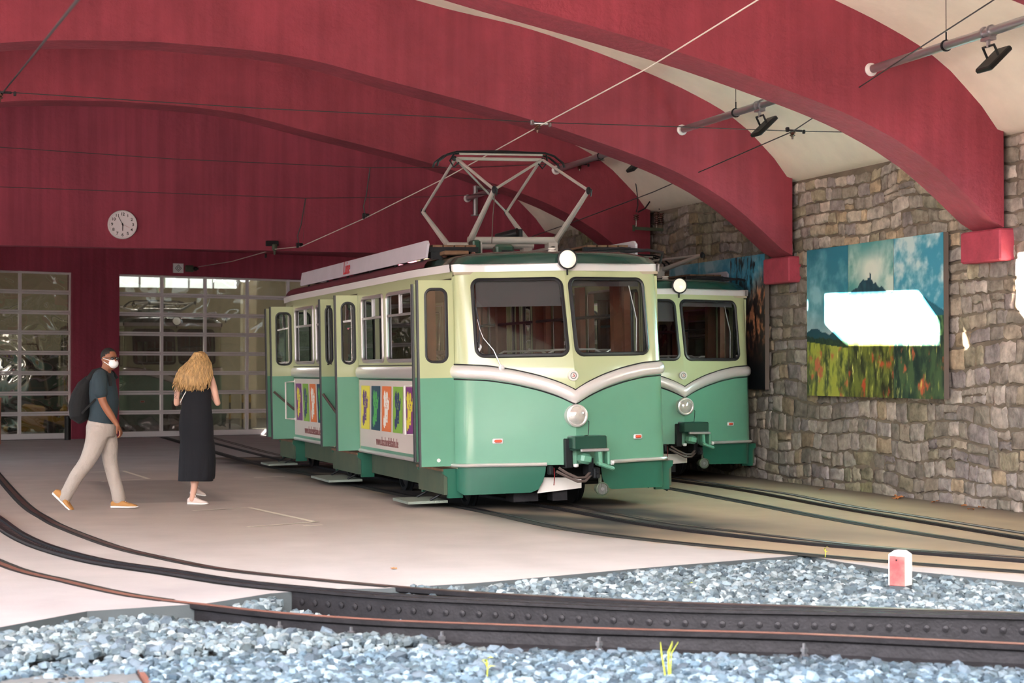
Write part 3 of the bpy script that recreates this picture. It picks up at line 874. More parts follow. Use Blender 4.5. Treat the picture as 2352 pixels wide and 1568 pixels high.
            P('red_tag', MB().tube([(-.27, -.4, .5), (-.265, -.4, .4), (-.275, -.4, .3)], .006, n=5), 'red_lens')
            P('buffer_bracket', MB().obox((-.30, -.36, .47), (.05, .1, .1), (0, 0, 0), .01).obox((-.26, -.34, .44), (.1, .05, .05), (0, .3, 0), .01), 'black_metal')
    # ---- sides
    for sg in (-1, 1):
        S = lambda y, z, o_=0.0: Vector((sg * (side_x(y) + o_), y, z))
        panel(m_ := MB(), [(.16, 2.70), (LEN - .16, 2.70), (LEN - .16, ZT), (.16, ZT)], [], lambda a, b: S(a, b), .25, flip=(sg < 0))
        P('cornice_panel', m_, 'cream')
        gb = MB(); ys = [.16 + (LEN - .32) * i / 40 for i in range(41)]
        prof = [(2.775, .0), (2.77, .03), (2.86, .038), (2.865, 0)]
        gb.add([S(y, z_, o_) for y in ys for z_, o_ in prof], [(i * 4 + j, (i + 1) * 4 + j, (i + 1) * 4 + j + 1, i * 4 + j + 1) for i in range(40) for j in range(3)])
        P('gutter_band', gb, 'alu_white')
        for si, (a0, a1) in enumerate(SEGS):
            holes = [rr(w0, w1, 1.76, 2.62, .06) for w0, w1 in WINS[si]]
            u_ = MB(); panel(u_, [(a0, 1.6), (a1, 1.6), (a1, 2.70), (a0, 2.70)], holes, lambda a, b: S(a, b), .22, flip=(sg < 0))
            P('upper_body', u_, 'cream')
            l_ = MB(); panel(l_, [(a0, .52), (a1, .52), (a1, 1.6), (a0, 1.6)], [], lambda a, b: S(a, b), .3, flip=(sg < 0))
            P('lower_body', l_, 'green')
            bm = MB(); prof = [(1.535, 0), (1.54, .03), (1.565, .05), (1.61, .056), (1.65, .05), (1.68, .03), (1.685, 0)]
            bm.add([S(y, z_, o_) for y in (a0, a1) for z_, o_ in prof], [(j, 7 + j, 8 + j, j + 1) for j in range(6)] + [tuple(range(7)), tuple(range(13, 6, -1))])
            b_ = P('belt_moulding', bm, 'chrome')
            [P('rubber_line', MB().tube([S(a0, zz, .004), S(a1, zz, .004)], .0065, n=6), 'rubber', b_) for zz in (1.70, 1.52)]
            P('sill_moulding', MB().tube([S(a0 - .03, .535, .006), S(a1 + .03, .535, .006)], (.026, .02), n=8, flat=(0, 0, 1)), 'chrome')
            pp = MB().prism([(a0 + .06, .60), (a1 - .02, .60), (a1 - .02, 1.505), (a0 + .06, 1.505)], lambda a, b, d: S(a, b, d), .002, .006)
            pw = P('advert_panel', pp, 'panel_white')
            cols = [('pur', (126, 52, 128), (238, 222, 70)), ('grn', (138, 184, 74), (52, 62, 110)), ('org', (232, 124, 70), (248, 240, 232)), ('nav', (40, 72, 96), (84, 180, 90)), ('yel', (240, 224, 70), (104, 46, 120))]
            if si == 1: cols = cols[::1]
            for k, (nm, bgc, fgc) in enumerate(cols):
                if si == 0: c0 = a0 + .17 + k * .60; w_ = .50
                else: c0 = a1 - .17 - .46 - k * .56 + 0; w_ = .46
                if si == 1:
                    bgc, fgc = cols[(0, 1, 2, 3, 4)[k]][1:]
                    order = k
                q = MB(); tn = []
                nu, nv = 26, 62
                q.grid(lambda a, b: S(c0 + w_ * a + (.06 if sg < 0 else -.0) * (1 - b) * (1 if si == 0 else -1), .84 + .59 * b, .010), nu, nv)
                for i in range(nu + 1):
                    for j in range(nv + 1):
                        a, b = i / nu, j / nv
                        if sg < 0: a = 1 - a
                        dx = (a - .47 + .05 * math.sin(b * 7)) / (.27 + .07 * math.sin(b * 9 + 1)); dy = (b - .52) / .40
                        r_ = math.sqrt(dx * dx + dy * dy) + noise2(a * 7, b * 4, 21) * .55 + noise2(a * 19, b * 9, 22) * .3
                        on = r_ < .92
                        if on and .35 < a < .62 and .5 < b < .74 and noise2(a * 12, b * 22, 23) > .22: on = False
                        if on and .40 < a < .60 and .22 < b < .36 and noise2(a * 16, b * 30, 24) > .3: on = False
                        c_ = fgc if on else bgc
                        tn.append((lin(c_[0]), lin(c_[1]), lin(c_[2])))
                P('poster_strip', q, 'poster', pw, tone=tn, smooth=False)
            for wx, (body) in ((((a0 + a1) / 2), 'www.drachenfelsbahn.de'),):
                M = Matrix.Translation(S(wx + .05, .70, .009)) @ (Matrix.Rotation(-math.pi / 2, 4, 'Z') if sg < 0 else Matrix.Rotation(math.pi / 2, 4, 'Z')) @ Matrix.Rotation(math.pi / 2, 4, 'X')
                meshed_text('lettering', body, .17, 'grey_text', pw, M, .70)
            # windows
            for w0, w1 in WINS[si]:
                fr = MB().tube([S(a, b, .008) for a, b in dens(rr(w0, w1, 1.76, 2.62, .06), .2)], (.020, .026), n=6, closed=True)
                f_ = P('side_window', fr, 'alu')
                P('transom', MB().bar(S(w0, 2.34, .005), S(w1, 2.34, .005), .03, .03).bar(S((w0 + w1) / 2, 2.34, .004), S((w0 + w1) / 2, 2.6, .004), .022, .022), 'alu', f_)
                P('pane', MB().prism([(w0 + .01, 1.77), (w1 - .01, 1.77), (w1 - .01, 2.61), (w0 + .01, 2.61)], lambda a, b, d: S(a, b, d), -.012, -.008), 'tram_glass', f_)
                [P('window_post', MB().box(*sorted((sg * 1.27, sg * 1.35)), yy, yy + .10, .6, 2.7), 'wood') for yy in (w0 - .12, w1 + .02)]
                P('inner_sill', MB().box(*sorted((sg * 1.24, sg * 1.36)), w0 - .1, w1 + .1, 1.68, 1.74), 'wood')
            # undercarriage side sheets
            P('side_apron', MB().prism([(a0 - .1, .22), (a1 + .1, .22), (a1 + .1, .52), (a0 - .1, .52)], lambda a, b, d: Vector((sg * (1.20 + d), a, b)), 0, .03), 'green_frame')
        # door bays
        for di, (d0, d1) in enumerate(DOORS):
            mid = di == 1
            if not opened or sg > 0:
                nl = 2 if not mid else 3
                for k in range(nl):
                    y0 = d0 + (d1 - d0) * k / nl + .01; y1 = d0 + (d1 - d0) * (k + 1) / nl - .01
                    make_leaf(root, lambda a, b, o_, y0=y0, y1=y1: S(y0 + (y1 - y0) * a, b, o_ - .02), y1 - y0, sg > 0, False)
            # jambs
            [P('door_jamb', MB().box(*sorted((sg * (side_x(yy) - .09), sg * side_x(yy))), yy - e0, yy + e1, .52, 2.72), 'cream') for yy, e0, e1 in ((d0, .03, 0), (d1, 0, .03))]
            # step well
            st_ = MB().box(*sorted((sg * 1.18, sg * 1.42)), d0 - .02, d1 + .02, .20, .47)
            sw = P('step_well', st_, 'green_frame')
            P('threshold_board', MB().box(*sorted((sg * 1.1, sg * 1.44)), d0 - .04, d1 + .04, .47, .50), 'wood_slat', sw)
            if opened and sg < 0: P('step_plate', MB().box(*sorted((sg * 1.30, sg * 1.78)), d0 + .25, d1 - .12, .085, .115), 'tread', sw)
            for yy in (d0 - .03, d1 - .0):
                P('step_bracket', MB().prism([(1.2, .50), (1.45, .50), (1.45, .44), (1.40, .40), (1.40, .16), (1.22, .16)], lambda a, b, d: Vector((sg * (a - .02), yy + d, b)), -.02, .04), 'green_skirt', sw)
            [P('step_arm', MB().tube([(sg * 1.3, yy, .22), (sg * 1.5, yy, .12)], .015), 'black_metal', sw) for yy in (d0 + .3, d1 - .2)]
    if opened:
        # leaves standing out square from the left side
        def leaf_at(y, ang, w, rev, handle):
            h = Vector((-side_x(y) + (.0 if y < 3 else .04), y, 0)); d = Vector((-math.cos(ang), math.sin(ang), 0)); nrm = Vector((math.sin(ang), math.cos(ang), 0))
            def f(a, b, o_): return h + d * (a * w) - nrm * o_ + Vector((0, 0, b))
            make_leaf(root, f, w, rev, handle)
        leaf_at(.17, 0.03, .41, True, False)
        leaf_at(1.27, -.3, .001 + .10, True, False)
        leaf_at(4.63, 0.03, .34, True, False)
        leaf_at(6.12, .02, .25, True, True)
        leaf_at(9.32, .02, .40, True, True)
        leaf_at(10.36, -.1, .40, True, False)
    # grab rails by the doors
    for sg in (-1, 1):
        for y, yo in ((1.42, 0), (9.18, 0)):
            x0 = sg * SX; x1 = sg * (SX + .16)
            P('grab_rail', MB().tube([(x0, y, 1.46), (x1, y, 1.45), (x1, y, .86), (x0, y, .85)], .014, n=8).ball((x0, y, 1.46), .03, 8).ball((x0, y, .85), .03, 8), 'white_paint')
    # ---- roof
    ys = [-.13, -.09, -.02, .08, .2, .6, 1.0] + [1.0 + 8.6 * i / 12 for i in range(1, 13)] + [10.0, 10.4, 10.52, 10.62, 10.69, 10.73]
    n = 25; m = MB()
    for i, y in enumerate(ys):
        dend = min(y + .13, LEN + .13 - y) / 1.1
        sc = min(1, math.sqrt(max(0, 1 - (1 - min(1, dend + .02)) ** 2)) * 1.0)
        hh = .17 * min(1, .55 + sc * .5)
        for j in range(n):
            t = -1 + 2 * j / (n - 1)
            dy = min(y, LEN - y)
            w = (side_x(max(.16, min(LEN - .16, y))) + .01) if dy > .16 else 1.26 - max(0, .16 - dy) * 1.1 * 1.0
            if dy < .16:
                k = (dy + .13) / .29; w = 1.28 * (k ** .55) if k > 0 else .05
                w = max(.12, min(w, 1.30))
            prof = (1 - abs(t) ** 4.5) ** .6
            m.v.append((t * w, y + 0, 2.86 + hh * prof))
    for i in range(len(ys) - 1):
        for j in range(n - 1): m.f.append((i * n + j, i * n + j + 1, (i + 1) * n + j + 1, (i + 1) * n + j))
    m.f.append(tuple(range(n))); m.f.append(tuple((len(ys) - 1) * n + j for j in range(n - 1, -1, -1)))
    P('roof', m, 'roof_green', ang=50)
    for sg in (-1, 1):
        q = MB(); prof = [(.0, 2.865), (-.012, 2.90), (-.05, 2.945), (-.12, 2.98)]
        q.add([Vector((sg * (SX + .03 + a), y, b)) for y in (.9, LEN - .9) for a, b in prof], [(j, 4 + j, 5 + j, j + 1) for j in range(3)])
        P('roof_edge', q, 'roof_reflection')
        bd = MB().prism([(1.0, 2.985), (8.66, 2.985), (8.72, 3.02), (8.66, 3.195), (1.02, 3.195), (.96, 3.15)], lambda a, b, d: Vector((sg * (1.34 + d - (b - 2.98) * .10), a, b)), 0, .03)
        rb = P('roof_board', bd, 'board_grey')
        if sg < 0:
            M = Matrix.Translation((-1.40 + .03, 5.30, 3.09)) @ Matrix.Rotation(-math.pi / 2, 4, 'Z') @ Matrix.Rotation(math.pi / 2 - .1, 4, 'X')
            meshed_text('lettering', 'Luise', .27, 'red_text', rb, M, .75) if panto_up else None
        for y in (1.3, 2.6, 4.0, 5.4, 6.8, 8.2):
            P('board_stay', MB().bar((sg * 1.33, y, 2.93), (sg * 1.33, y, 3.16), .04, .03).bar((sg * 1.05, y, 2.99), (sg * 1.33, y, 3.02), .03, .03), 'black_metal', rb)
        cw = MB()
        for k in range(4): cw.box(*sorted((sg * (.72 + k * .14), sg * (.84 + k * .14))), 1.05, 8.6, 3.12, 3.145)
        w_ = P('catwalk', cw, 'wood_slat')
        P('catwalk_bracket', MB().box(*sorted((sg * .68, sg * 1.30)), 1.06, 1.12, 3.06, 3.12).prism([(.68, 3.0), (1.28, 3.11), (1.28, 2.97), (.68, 2.97)], lambda a, b, d: Vector((sg * a, 1.07 + d, b)), 0, .03), 'black_metal', w_)
        P('catwalk_bracket', MB().box(*sorted((sg * .68, sg * 1.30)), 5, 5.06, 3.0, 3.12), 'black_metal', w_)
        for x_ in (.76, 1.12):
            P('insulator', MB().lathe([(.03, 0), (.045, .015), (.03, .03), (.048, .045), (.03, .06), (.02, .07)], (sg * x_, 1.02, 2.99), (0, 0, 1), 12), 'insulator')
    P('resistor_box', MB().obox((-1.02, .98, 3.04), (.30, .3, .05), (0, 0, 0), .01), 'wood_slat')
    P('roof_box', MB().obox((-.66, 1.3, 3.08), (.10, .22, .28), (0, 0, 0), .02), 'green_dark'); P('roof_box', MB().obox((-.32, 1.2, 3.09), (.24, .16, .14), (0, 0, 0), .03), 'green_dark')
    for pts_, r__ in (([(-.5, .7, 3.05), (-.1, .72, 3.03), (.2, .8, 3.06)], .012), ([(1.05, .6, 3.03), (1.3, .5, 3.05), (1.5, .5, 3.02), (1.5, .6, 2.9)], .018), ([(.6, .7, 3.05), (1.0, .6, 3.08), (1.35, .6, 3.05)], .015)): P('roof_cable', MB().tube(pts_, r__), 'rubber')
    P('roof_vent', MB().lathe([(.05, 0), (.05, .02), (.035, .03), (.05, .04), (.05, .055), (0, .06)], (.04, .42, 3.015), (0, 0, 1), 14), 'white_paint')
    # ---- pantograph
    z0 = 3.25
    pg = P('pantograph', MB().tube([(-.60, 1.78, z0), (.60, 1.78, z0)], .048, n=12).tube([(-.60, 2.80, z0), (.60, 2.80, z0)], .048, n=12).bar((-.5, 1.7, 3.14), (-.5, 2.9, 3.14), .05, .06).bar((.5, 1.7, 3.14), (.5, 2.9, 3.14), .05, .06).box(-.56, -.44, 1.70, 1.86, 2.98, 3.22).box(.44, .56, 1.70, 1.86, 2.98, 3.22).box(-.56, -.44, 2.72, 2.88, 2.98, 3.22).box(.44, .56, 2.72, 2.88, 2.98, 3.22), 'panto_grey')
    if panto_up: kF, kR, hd = (.64, 3.78), (3.94, 3.79), (2.33, 4.39)
    else: kF, kR, hd = (.30, 3.40), (4.2, 3.40), (2.3, 3.48)
    hx = .60
    for sx_ in (-1, 1):
        for (ky, kz), by in ((kF, 1.78), (kR, 2.80)):
            P('lower_arm', MB().tube([(sx_ * .57, by, z0), (sx_ * .60, ky, kz)], [.042, .026], n=10), 'panto_grey', pg)
            P('knee_joint', MB().ball((sx_ * .60, ky, kz), (.03, .045, .05), 10).tube([(sx_ * .60 + .02, ky, kz + .03), (sx_ * .60 + .02, ky - .06, kz), (sx_ * .60 + .02, ky - .02, kz - .07)], .008, n=6), 'black_metal', pg)
            P('upper_arm', MB().tube([(sx_ * .60, ky, kz), (sx_ * .58, hd[0] + (.06 if ky > 2.3 else -.06), hd[1] - .06)], .019, n=8), 'panto_grey', pg)
    P('cross_brace', MB().tube([(-.60, kF[0], kF[1]), (.56, hd[0] - .06, hd[1] - .06)], .017, n=8), 'panto_grey', pg)
    P('cross_brace', MB().tube([(.60, kR[0], kR[1]), (-.56, hd[0] + .06, hd[1] - .06)], .014, n=8), 'panto_grey', pg)
    for dy in (-.10, .10):
        P('collector_strip', MB().tube([(-.86, hd[0] + dy, hd[1] - .16), (-.84, hd[0] + dy, hd[1] - .10), (-.72, hd[0] + dy, hd[1] - .01), (-.60, hd[0] + dy, hd[1] + .025), (0, hd[0] + dy, hd[1] + .04), (.60, hd[0] + dy, hd[1] + .025), (.72, hd[0] + dy, hd[1] - .01), (.84, hd[0] + dy, hd[1] - .10), (.86, hd[0] + dy, hd[1] - .16)], (.022, .014), n=8, flat=(0, 1, 0)), 'black_metal', pg)
    P('head_tube', MB().tube([(-.60, hd[0], hd[1] - .05), (.60, hd[0], hd[1] - .05)], .022, n=8).tube([(-.56, hd[0] - .1, hd[1]), (.56, hd[0] - .1, hd[1])], .014, n=6), 'panto_grey', pg)
    for sx_ in (-1, 1):
        P('head_spring', MB().tube([(sx_ * .62, hd[0] - .08, hd[1] + .01), (sx_ * .66, hd[0], hd[1] - .08), (sx_ * .60, hd[0] + .03, hd[1] - .16), (sx_ * .52, hd[0], hd[1] - .08)], .012, n=6).ball((sx_ * .60, hd[0], hd[1] - .05), .035, 8), 'black_metal', pg)
    P('spring_cylinder', MB().tube([(-.12, 2.1, 3.30), (.10, 1.9, 3.36)], .06, n=14).tube([(-.2, 2.15, 3.27), (-.12, 2.1, 3.30)], .02).bar((.12, 1.86, 3.24), (.12, 1.86, 3.40), .05, .04), 'black_metal', pg)
    P('pull_cord', MB().tube([(-.60 + .01, kF[0], kF[1] - .03), (-.59, kF[0] + .1, kF[1] - .3), (-.58, kF[0] + .2, 3.15)], .006, n=5), 'hose', pg)
    # ---- inside
    P('cabin_floor', MB().box(-1.28, 1.28, .1, LEN - .1, .5, .56), 'inner')
    P('cabin_ceiling', MB().box(-1.27, 1.27, .12, LEN - .12, 2.74, 2.77), 'inner')
    [P('cabin_lining', MB().box(*sorted((sg * 1.26, sg * 1.30)), ya, yb, .56, 1.68), 'wood') for sg in (-1, 1) for ya, yb in ((1.35, 4.5), (6.3, 9.25))]
    P('dashboard', MB().box(-1.1, 1.1, .12, .40, .56, 1.55).box(-1.0, -.3, .0, .2, 1.55, 1.62), 'wood')
    for y in (1.55, 2.6, 3.7, 6.6, 7.7, 8.8):
        for x0, x1 in ((-1.24, -.34), (.34, 1.24)):
            se = P('bench_seat', MB().obox(((x0 + x1) / 2, y, .98), (x1 - x0, .42, .08), (0, 0, 0), .03).obox(((x0 + x1) / 2, y, .76), (.1, .3, .4)), 'seat')
            P('seat_back', MB().obox(((x0 + x1) / 2, y + .22, 1.36), (x1 - x0, .06, .72), (0, 0, 0), .025), 'seat', se)
            P('seat_rail', MB().tube([(x0 + .03, y + .22, 1.68), (x0 + .07, y + .22, 1.80), (x0 + .18, y + .22, 1.86), (x1 - .18, y + .22, 1.86), (x1 - .07, y + .22, 1.80), (x1 - .03, y + .22, 1.68)], .014, n=8), 'chrome', se)
    for y in (1.4, 4.5, 6.3, 9.2):
        for sg in (-1, 1): P('cabin_pillar', MB().box(*sorted((sg * 1.16, sg * 1.34)), y - .06, y + .06, .56, 2.75), 'wood')
    for sg in (-1, 1): P('luggage_rail', MB().tube([(sg * 1.18, 1.4, 2.28), (sg * 1.18, 9.2, 2.28)], .02, n=6), 'black_metal')
    [P('cab_post', MB().box(xx, xx + .08, .30, .38, 1.5, 2.72), 'wood') for xx in (-.98, .90)]
    P('sun_blind', MB().grid(lambda a, b: front_pt(-1.03 + .96 * a, 2.66 - .30 * b, -.05), 6, 2), 'blind')
    P('sun_blind', MB().grid(lambda a, b: front_pt(.07 + .96 * a, 2.66 - .07 * b, -.05), 6, 2), 'blind')
    # ---- running gear
    P('underframe', MB().box(-1.15, 1.15, .3, LEN - .3, .30, .50).box(-.9, .9, 1.2, 3.4, .18, .3).box(-.9, .9, 7.2, 9.2, .18, .3), 'black_metal')
    for y in (.75, 3.7, 7.0, 9.9):
        for sg in (-1, 1):
            w_ = P('wheel', MB().lathe([(.30, -.02), (.31, .0), (.29, .02), (.285, .07), (.24, .075), (.22, .04), (.09, .035), (.08, .07), (0, .07)], (sg * .64 - .29, y, .30), (sg, 0, 0), 28), 'black_metal')
            P('axle_box', MB().obox((sg * .70 - .29, y, .30), (.12, .22, .18), (0, 0, 0), .02), 'rail_dark', w_)
        P('axle', MB().tube([(-.85, y, .3), (.85, y, .3)], .05), 'black_metal')
    P('axle_gear', MB().lathe([(.12, -.08), (.2, -.06), (.2, .06), (.12, .08)], (0, .75, .3), (1, 0, 0), 20).obox((-.5, .1, .15), (.3, .3, .1)).obox((-.1, .0, .17), (.18, .2, .14)), 'rail_dark')
def panel_glass(w, sg, T):
    m = MB(); panel(m, [(sg * a, b) for a, b in w], [], lambda a, b: T(front_pt(a, b, -.004)), .12, flip=(sg < 0)); return m
mat('glass_lens', rgb(236, 232, 228), 0.06, metal=0.55, coat=1.0, var=.1, vscale=20)
mat('tread', rgb(150, 160, 150), 0.5, metal=.4, bump=.8, bscale=70, bdist=.01)
def make_leaf(root, f, w, rev, handle):
    """door leaf: f(a, z, outward) with a from 0 to 1 over width w"""
    e = .05 / max(w, .12) if w > .2 else .3
    outer_u = [(0, 1.55), (1, 1.55), (1, 2.68), (0, 2.68)]
    rx = min(.085 / w, .34)
    def ell(a0, a1, z0, z1, n=6):
        out = []; rz = .085
        for ca, cz, s in ((a1 - rx, z0 + rz, -90), (a1 - rx, z1 - rz, 0), (a0 + rx, z1 - rz, 90), (a0 + rx, z0 + rz, 180)):
            for i in range(n + 1):
                t = math.radians(s + 90 * i / n); out.append((ca + rx * math.cos(t), cz + rz * math.sin(t)))
        return out
    m = min(.075 / w, .3)
    hole = ell(m, 1 - m, 1.73, 2.58)
    def slab(outer, holes, name, mt):
        q = MB()
        def flat(d):
            k = MB(); vs = dens([(a * w, b) for a, b in outer], .3); hs = [dens([(a * w, b) for a, b in h], .3) for h in holes]
            panel(k, [(a * w, b) for a, b in outer], [[(a * w, b) for a, b in h] for h in holes], lambda a, b: f(a / w, b, d), .3); return k
        A, B = flat(.018), flat(-.018)
        q.add(A.v, A.f); q.add(B.v, [tuple(reversed(t)) for t in B.f])
        for ring in [outer] + holes:
            n = len(ring); q.add([f(a, b, .018) for a, b in ring] + [f(a, b, -.018) for a, b in ring], [(i, (i + 1) % n, (i + 1) % n + n, i + n) for i in range(n)])
        return q
    d = obj('door_leaf', slab(outer_u, [hole], 'x', 'cream'), 'cream', root, ang=30)
    obj('leaf_lower', slab([(0, .53), (1, .53), (1, 1.55), (0, 1.55)], [], 'x', 'green'), 'green', d, ang=30)
    if w > .2:
        obj('gasket', MB().tube([f(a, b, .0) for a, b in hole], (.022, .024), n=6, closed=True), 'rubber', d)
        q = MB(); q.add([f(a, b, .003) for a, b in hole], [tuple(range(len(hole)))])
        obj('pane', q, 'door_glass', d)
    obj('edge_seal', MB().tube([f(1.02, .53, 0), f(1.02, 2.68, 0)], (.016, .022), n=6), 'rubber', d)
    if handle:
        obj('push_bar', MB().tube([f(.12, 1.0, .05), f(.95, 1.3, .05)], (.016, .022), n=6).tube([f(.12, 1.0, .0), f(.12, 1.0, .06)], .01), 'hose', d)
    elif w > .4:
        obj('door_lock', MB().lathe([(.022, 0), (.022, .006), (.01, .007)], f(.5, .60, .018), tuple(f(.5, 1, 1) - f(.5, 1, 0)), 14), 'alu_white', d)

car = empty('railcar', (7.13, 20.2, 0.02))
build_car(car, True, True)
car.rotation_euler = (0, -0.02, 0)
car.location.z = .0
tag(car, 'green and cream railcar with open doors and raised pantograph, in front beside the walking pair', 'tram', 'green and cream railcars')
car2 = empty('railcar', (0, 0, 0))
build_car(car2, False, False)
tag(car2, 'green and cream railcar with lowered pantograph, half hidden between front railcar and stone wall', 'tram', 'green and cream railcars')
car3 = copy_tree(car2)
tag(car3, 'green railcar standing inside the workshop behind the glazed gate', 'tram', 'green and cream railcars')
car2.location = (10.33, 24.55, .05); car2.scale = (.96, .96, .96)
p3 = on_y(405, 900, 47.6)
car3.location = (p3.x, 48.0, 0)
car3.rotation_euler = (0, 0, BA * .3)
# ================================================================ TRACKS
def cut(path, ok):
    runs = []; cur = []
    for p in path:
        if ok(p): cur.append(p)
        elif cur: runs.append(cur); cur = []
    if cur: runs.append(cur)
    return [r for r in runs if len(r) > 2]
RAILP = [(-.06, -.15), (.06, -.15), (.06, -.135), (.012, -.115), (.010, -.045), (.034, -.030), (.036, -.004), (.026, .0), (-.026, .0), (-.036, -.004), (-.034, -.030), (-.010, -.045), (-.012, -.115), (-.06, -.135)]
def slabside(p): return inside((p.x, p.y), slab)
def rail(path, label, top='rail_head', raise_=.004, gside=1, group=None, open_prof=True, gw=.042):
    path = [Vector((p.x, p.y, raise_)) for p in path]
    r = empty('rail', path[0]); tag(r, label, 'rail', group)
    off = -path[0]
    mv = lambda P_: [p + off for p in P_]
    obj('rail_body', MB().sweep(mv(path), [(a * 1.15, b * 1.0) for a, b in RAILP]), 'rail_dark', r, ang=50)
    obj('running_surface', MB().sweep(mv([p + Vector((0, 0, .0015)) for p in path]), [(-.027, 0), (.027, 0), (.027, .002), (-.027, .002)]), top, r)
    for run in cut(path, slabside):
        run = [p - Vector((0, 0, raise_ - .002)) for p in run]
        obj('flange_groove', MB().sweep(mv(run), [(gside * .040, 0), (gside * (.040 + gw), 0), (gside * (.040 + gw), .002), (gside * .040, .002)]), 'groove', r)
        obj('joint_filler', MB().sweep(mv(run), [(-gside * .038, 0), (-gside * .058, 0), (-gside * .058, .002), (-gside * .038, .002)]), 'groove', r)
    return r
def rack(path, label, group=None, detail=None, w=.04, gap=.055):
    path = [Vector((p.x, p.y, .010)) for p in path]
    r = empty('rack_rail', path[0]); tag(r, label, 'rack rail', group)
    off = -path[0]
    mv = lambda P_: [p + off for p in P_]
    for s in (-1, 1):
        fl = .045 if gap > .03 else .02
        prof = [(s * w, .02), (s * (w + fl), .02), (s * (w + fl), .0), (s * (w + .014), -.012), (s * (w + .014), -.17), (s * (w + .05), -.18), (s * (w + .05), -.195), (s * w, -.195)]
        if s < 0: prof = prof[::-1]
        obj('channel', MB().sweep(mv(path), prof), 'rail_dark', r, ang=40)
    # rungs
    k = MB(); acc = 0; d = .1; cnt = 0
    for a, b in zip(path, path[1:]):
        L_ = (b - a).length
        while acc < L_ and cnt < 420:
            p = a + (b - a) * (acc / L_)
            if p.y < 24:
                dd = (b - a).normalized(); sd = Vector((dd.y, -dd.x, 0))
                k.bar(p + off + sd * -w + Vector((0, 0, -.03)), p + off + sd * w + Vector((0, 0, -.03)), .04, .05); cnt += 1
            acc += d
        acc -= L_
    obj('rungs', k, 'rail_head', r)
    if detail:
        q = None; acc = 0
        for a, b in zip(path, path[1:]):
            L_ = (b - a).length
            while acc < L_:
                p = a + (b - a) * (acc / L_)
                if not slabside(p):
                    dd = (b - a).normalized(); sd = Vector((dd.y, -dd.x, 0))
                    pp_ = p + off + sd * (w + .012) + Vector((0, 0, -.075))
                    if q is None: q = o_ = obj('rivet', MB().lathe([(.024, 0), (.022, .012), (.0, .018)], (0, 0, 0), (1, 0, 0), 10), 'rail_dark', r)
                    else: o_ = q.copy(); COL.objects.link(o_); o_.parent = r
                    o_.location = pp_; o_.rotation_euler = (0, 0, math.atan2(sd.y, sd.x))
                acc += .12
            acc -= L_
    for run in cut(path, slabside):
        run = [p - Vector((0, 0, .008)) for p in run]
        obj('channel_gap', MB().sweep(mv(run), [(-w - gap, 0), (w + gap, 0), (w + gap, .002), (-w - gap, .002)]), 'groove', r)
    return r
rail(CA, 'inner curved rail of the foreground track, farthest of its three lines', gside=1)
rack(CR, 'toothed rack rail between the two curved foreground rails', detail=True)
rail(CB, 'rusty outer curved rail nearest the camera', top='rail_rust', gside=-1)
rail(T1n, 'left rail of the track under the front railcar', gside=1, gw=.12, top='rail_dark')
rack(T1r, 'rack rail in the middle of the track under the front railcar', w=.012, gap=.004)
rail(T1f, 'right rail of the track under the front railcar', gside=-1)
rail(T2n, 'left rail of the track along the stone wall', gside=1, gw=.11, top='rail_dark')
rack(T2r, 'rack rail in the middle of the track along the stone wall', w=.010, gap=.004)
rail(T2f, 'right rail of the track along the stone wall', gside=-1, top='galv')
# rail clamps with bolts along the near rail
clampx = [(655, 1462, 'rail clamp with bolt below the near rail, leftmost of the row'), (836, 1480, 'rail clamp with bolt, second from the left below the near rail'), (1065, 1492, 'rail clamp with bolt below the near rail under the middle of the picture'), (1372, 1505, 'rail clamp with bolt below the near rail, left of the tall weed'), (1832, 1530, 'rail clamp with bolt below the near rail, rightmost of the row')]
proto = None
for i, (px_, py_, lb) in enumerate(clampx):
    q = min(CB, key=lambda p: abs(1176 + FPX * (p - EYE).dot(_rt) / (p - EYE).dot(_fw) - px_))
    loc = Vector((q.x, q.y, -.15)) + Vector((-.05, -.10, 0))
    if proto is None:
        r = empty('rail_clamp', loc, .4); proto = r
        obj('clamp_plate', MB().obox((0, 0, .015), (.13, .12, .03), (0, 0, 0), .008).obox((.0, .04, .035), (.10, .06, .03), (.2, 0, 0), .008), 'rail_dark', r)
        obj('bolt', MB().lathe([(.028, .03), (.028, .045), (.018, .05), (.018, .065), (.026, .066), (.026, .088), (.012, .09), (.011, .115), (0, .116)], (0, -.01, 0), (0, 0, 1), 6), 'steel_blue' if 'steel_blue' in MATS else 'steel', r, ang=20)
    else:
        r = copy_tree(proto); r.location = loc
    tag(r, lb, 'rail clamp', 'rail clamps along the near rail')
# steel sleepers peeping out of the ballast
for (a, b, lb) in (((330, 1484), (470, 1462), 'rusty steel sleeper end in the ballast behind the concrete cover'), ((540, 1508), (650, 1486), 'rusty steel sleeper end in the ballast right of the concrete cover'), ((1010, 1530), (1060, 1512), 'rusty steel sleeper edge below the near rail at the middle')):
    p, q = on_z(*a, -.14), on_z(*b, -.14); d = (q - p).normalized()
    s = MB().bar((0, 0, -.03), tuple((q - p) + d * .3 + Vector((0, 0, -.03))), .16, .05)
    o = obj('sleeper', s, 'rail_rust', None, loc=p); tag(o, lb, 'sleeper', 'steel sleepers')
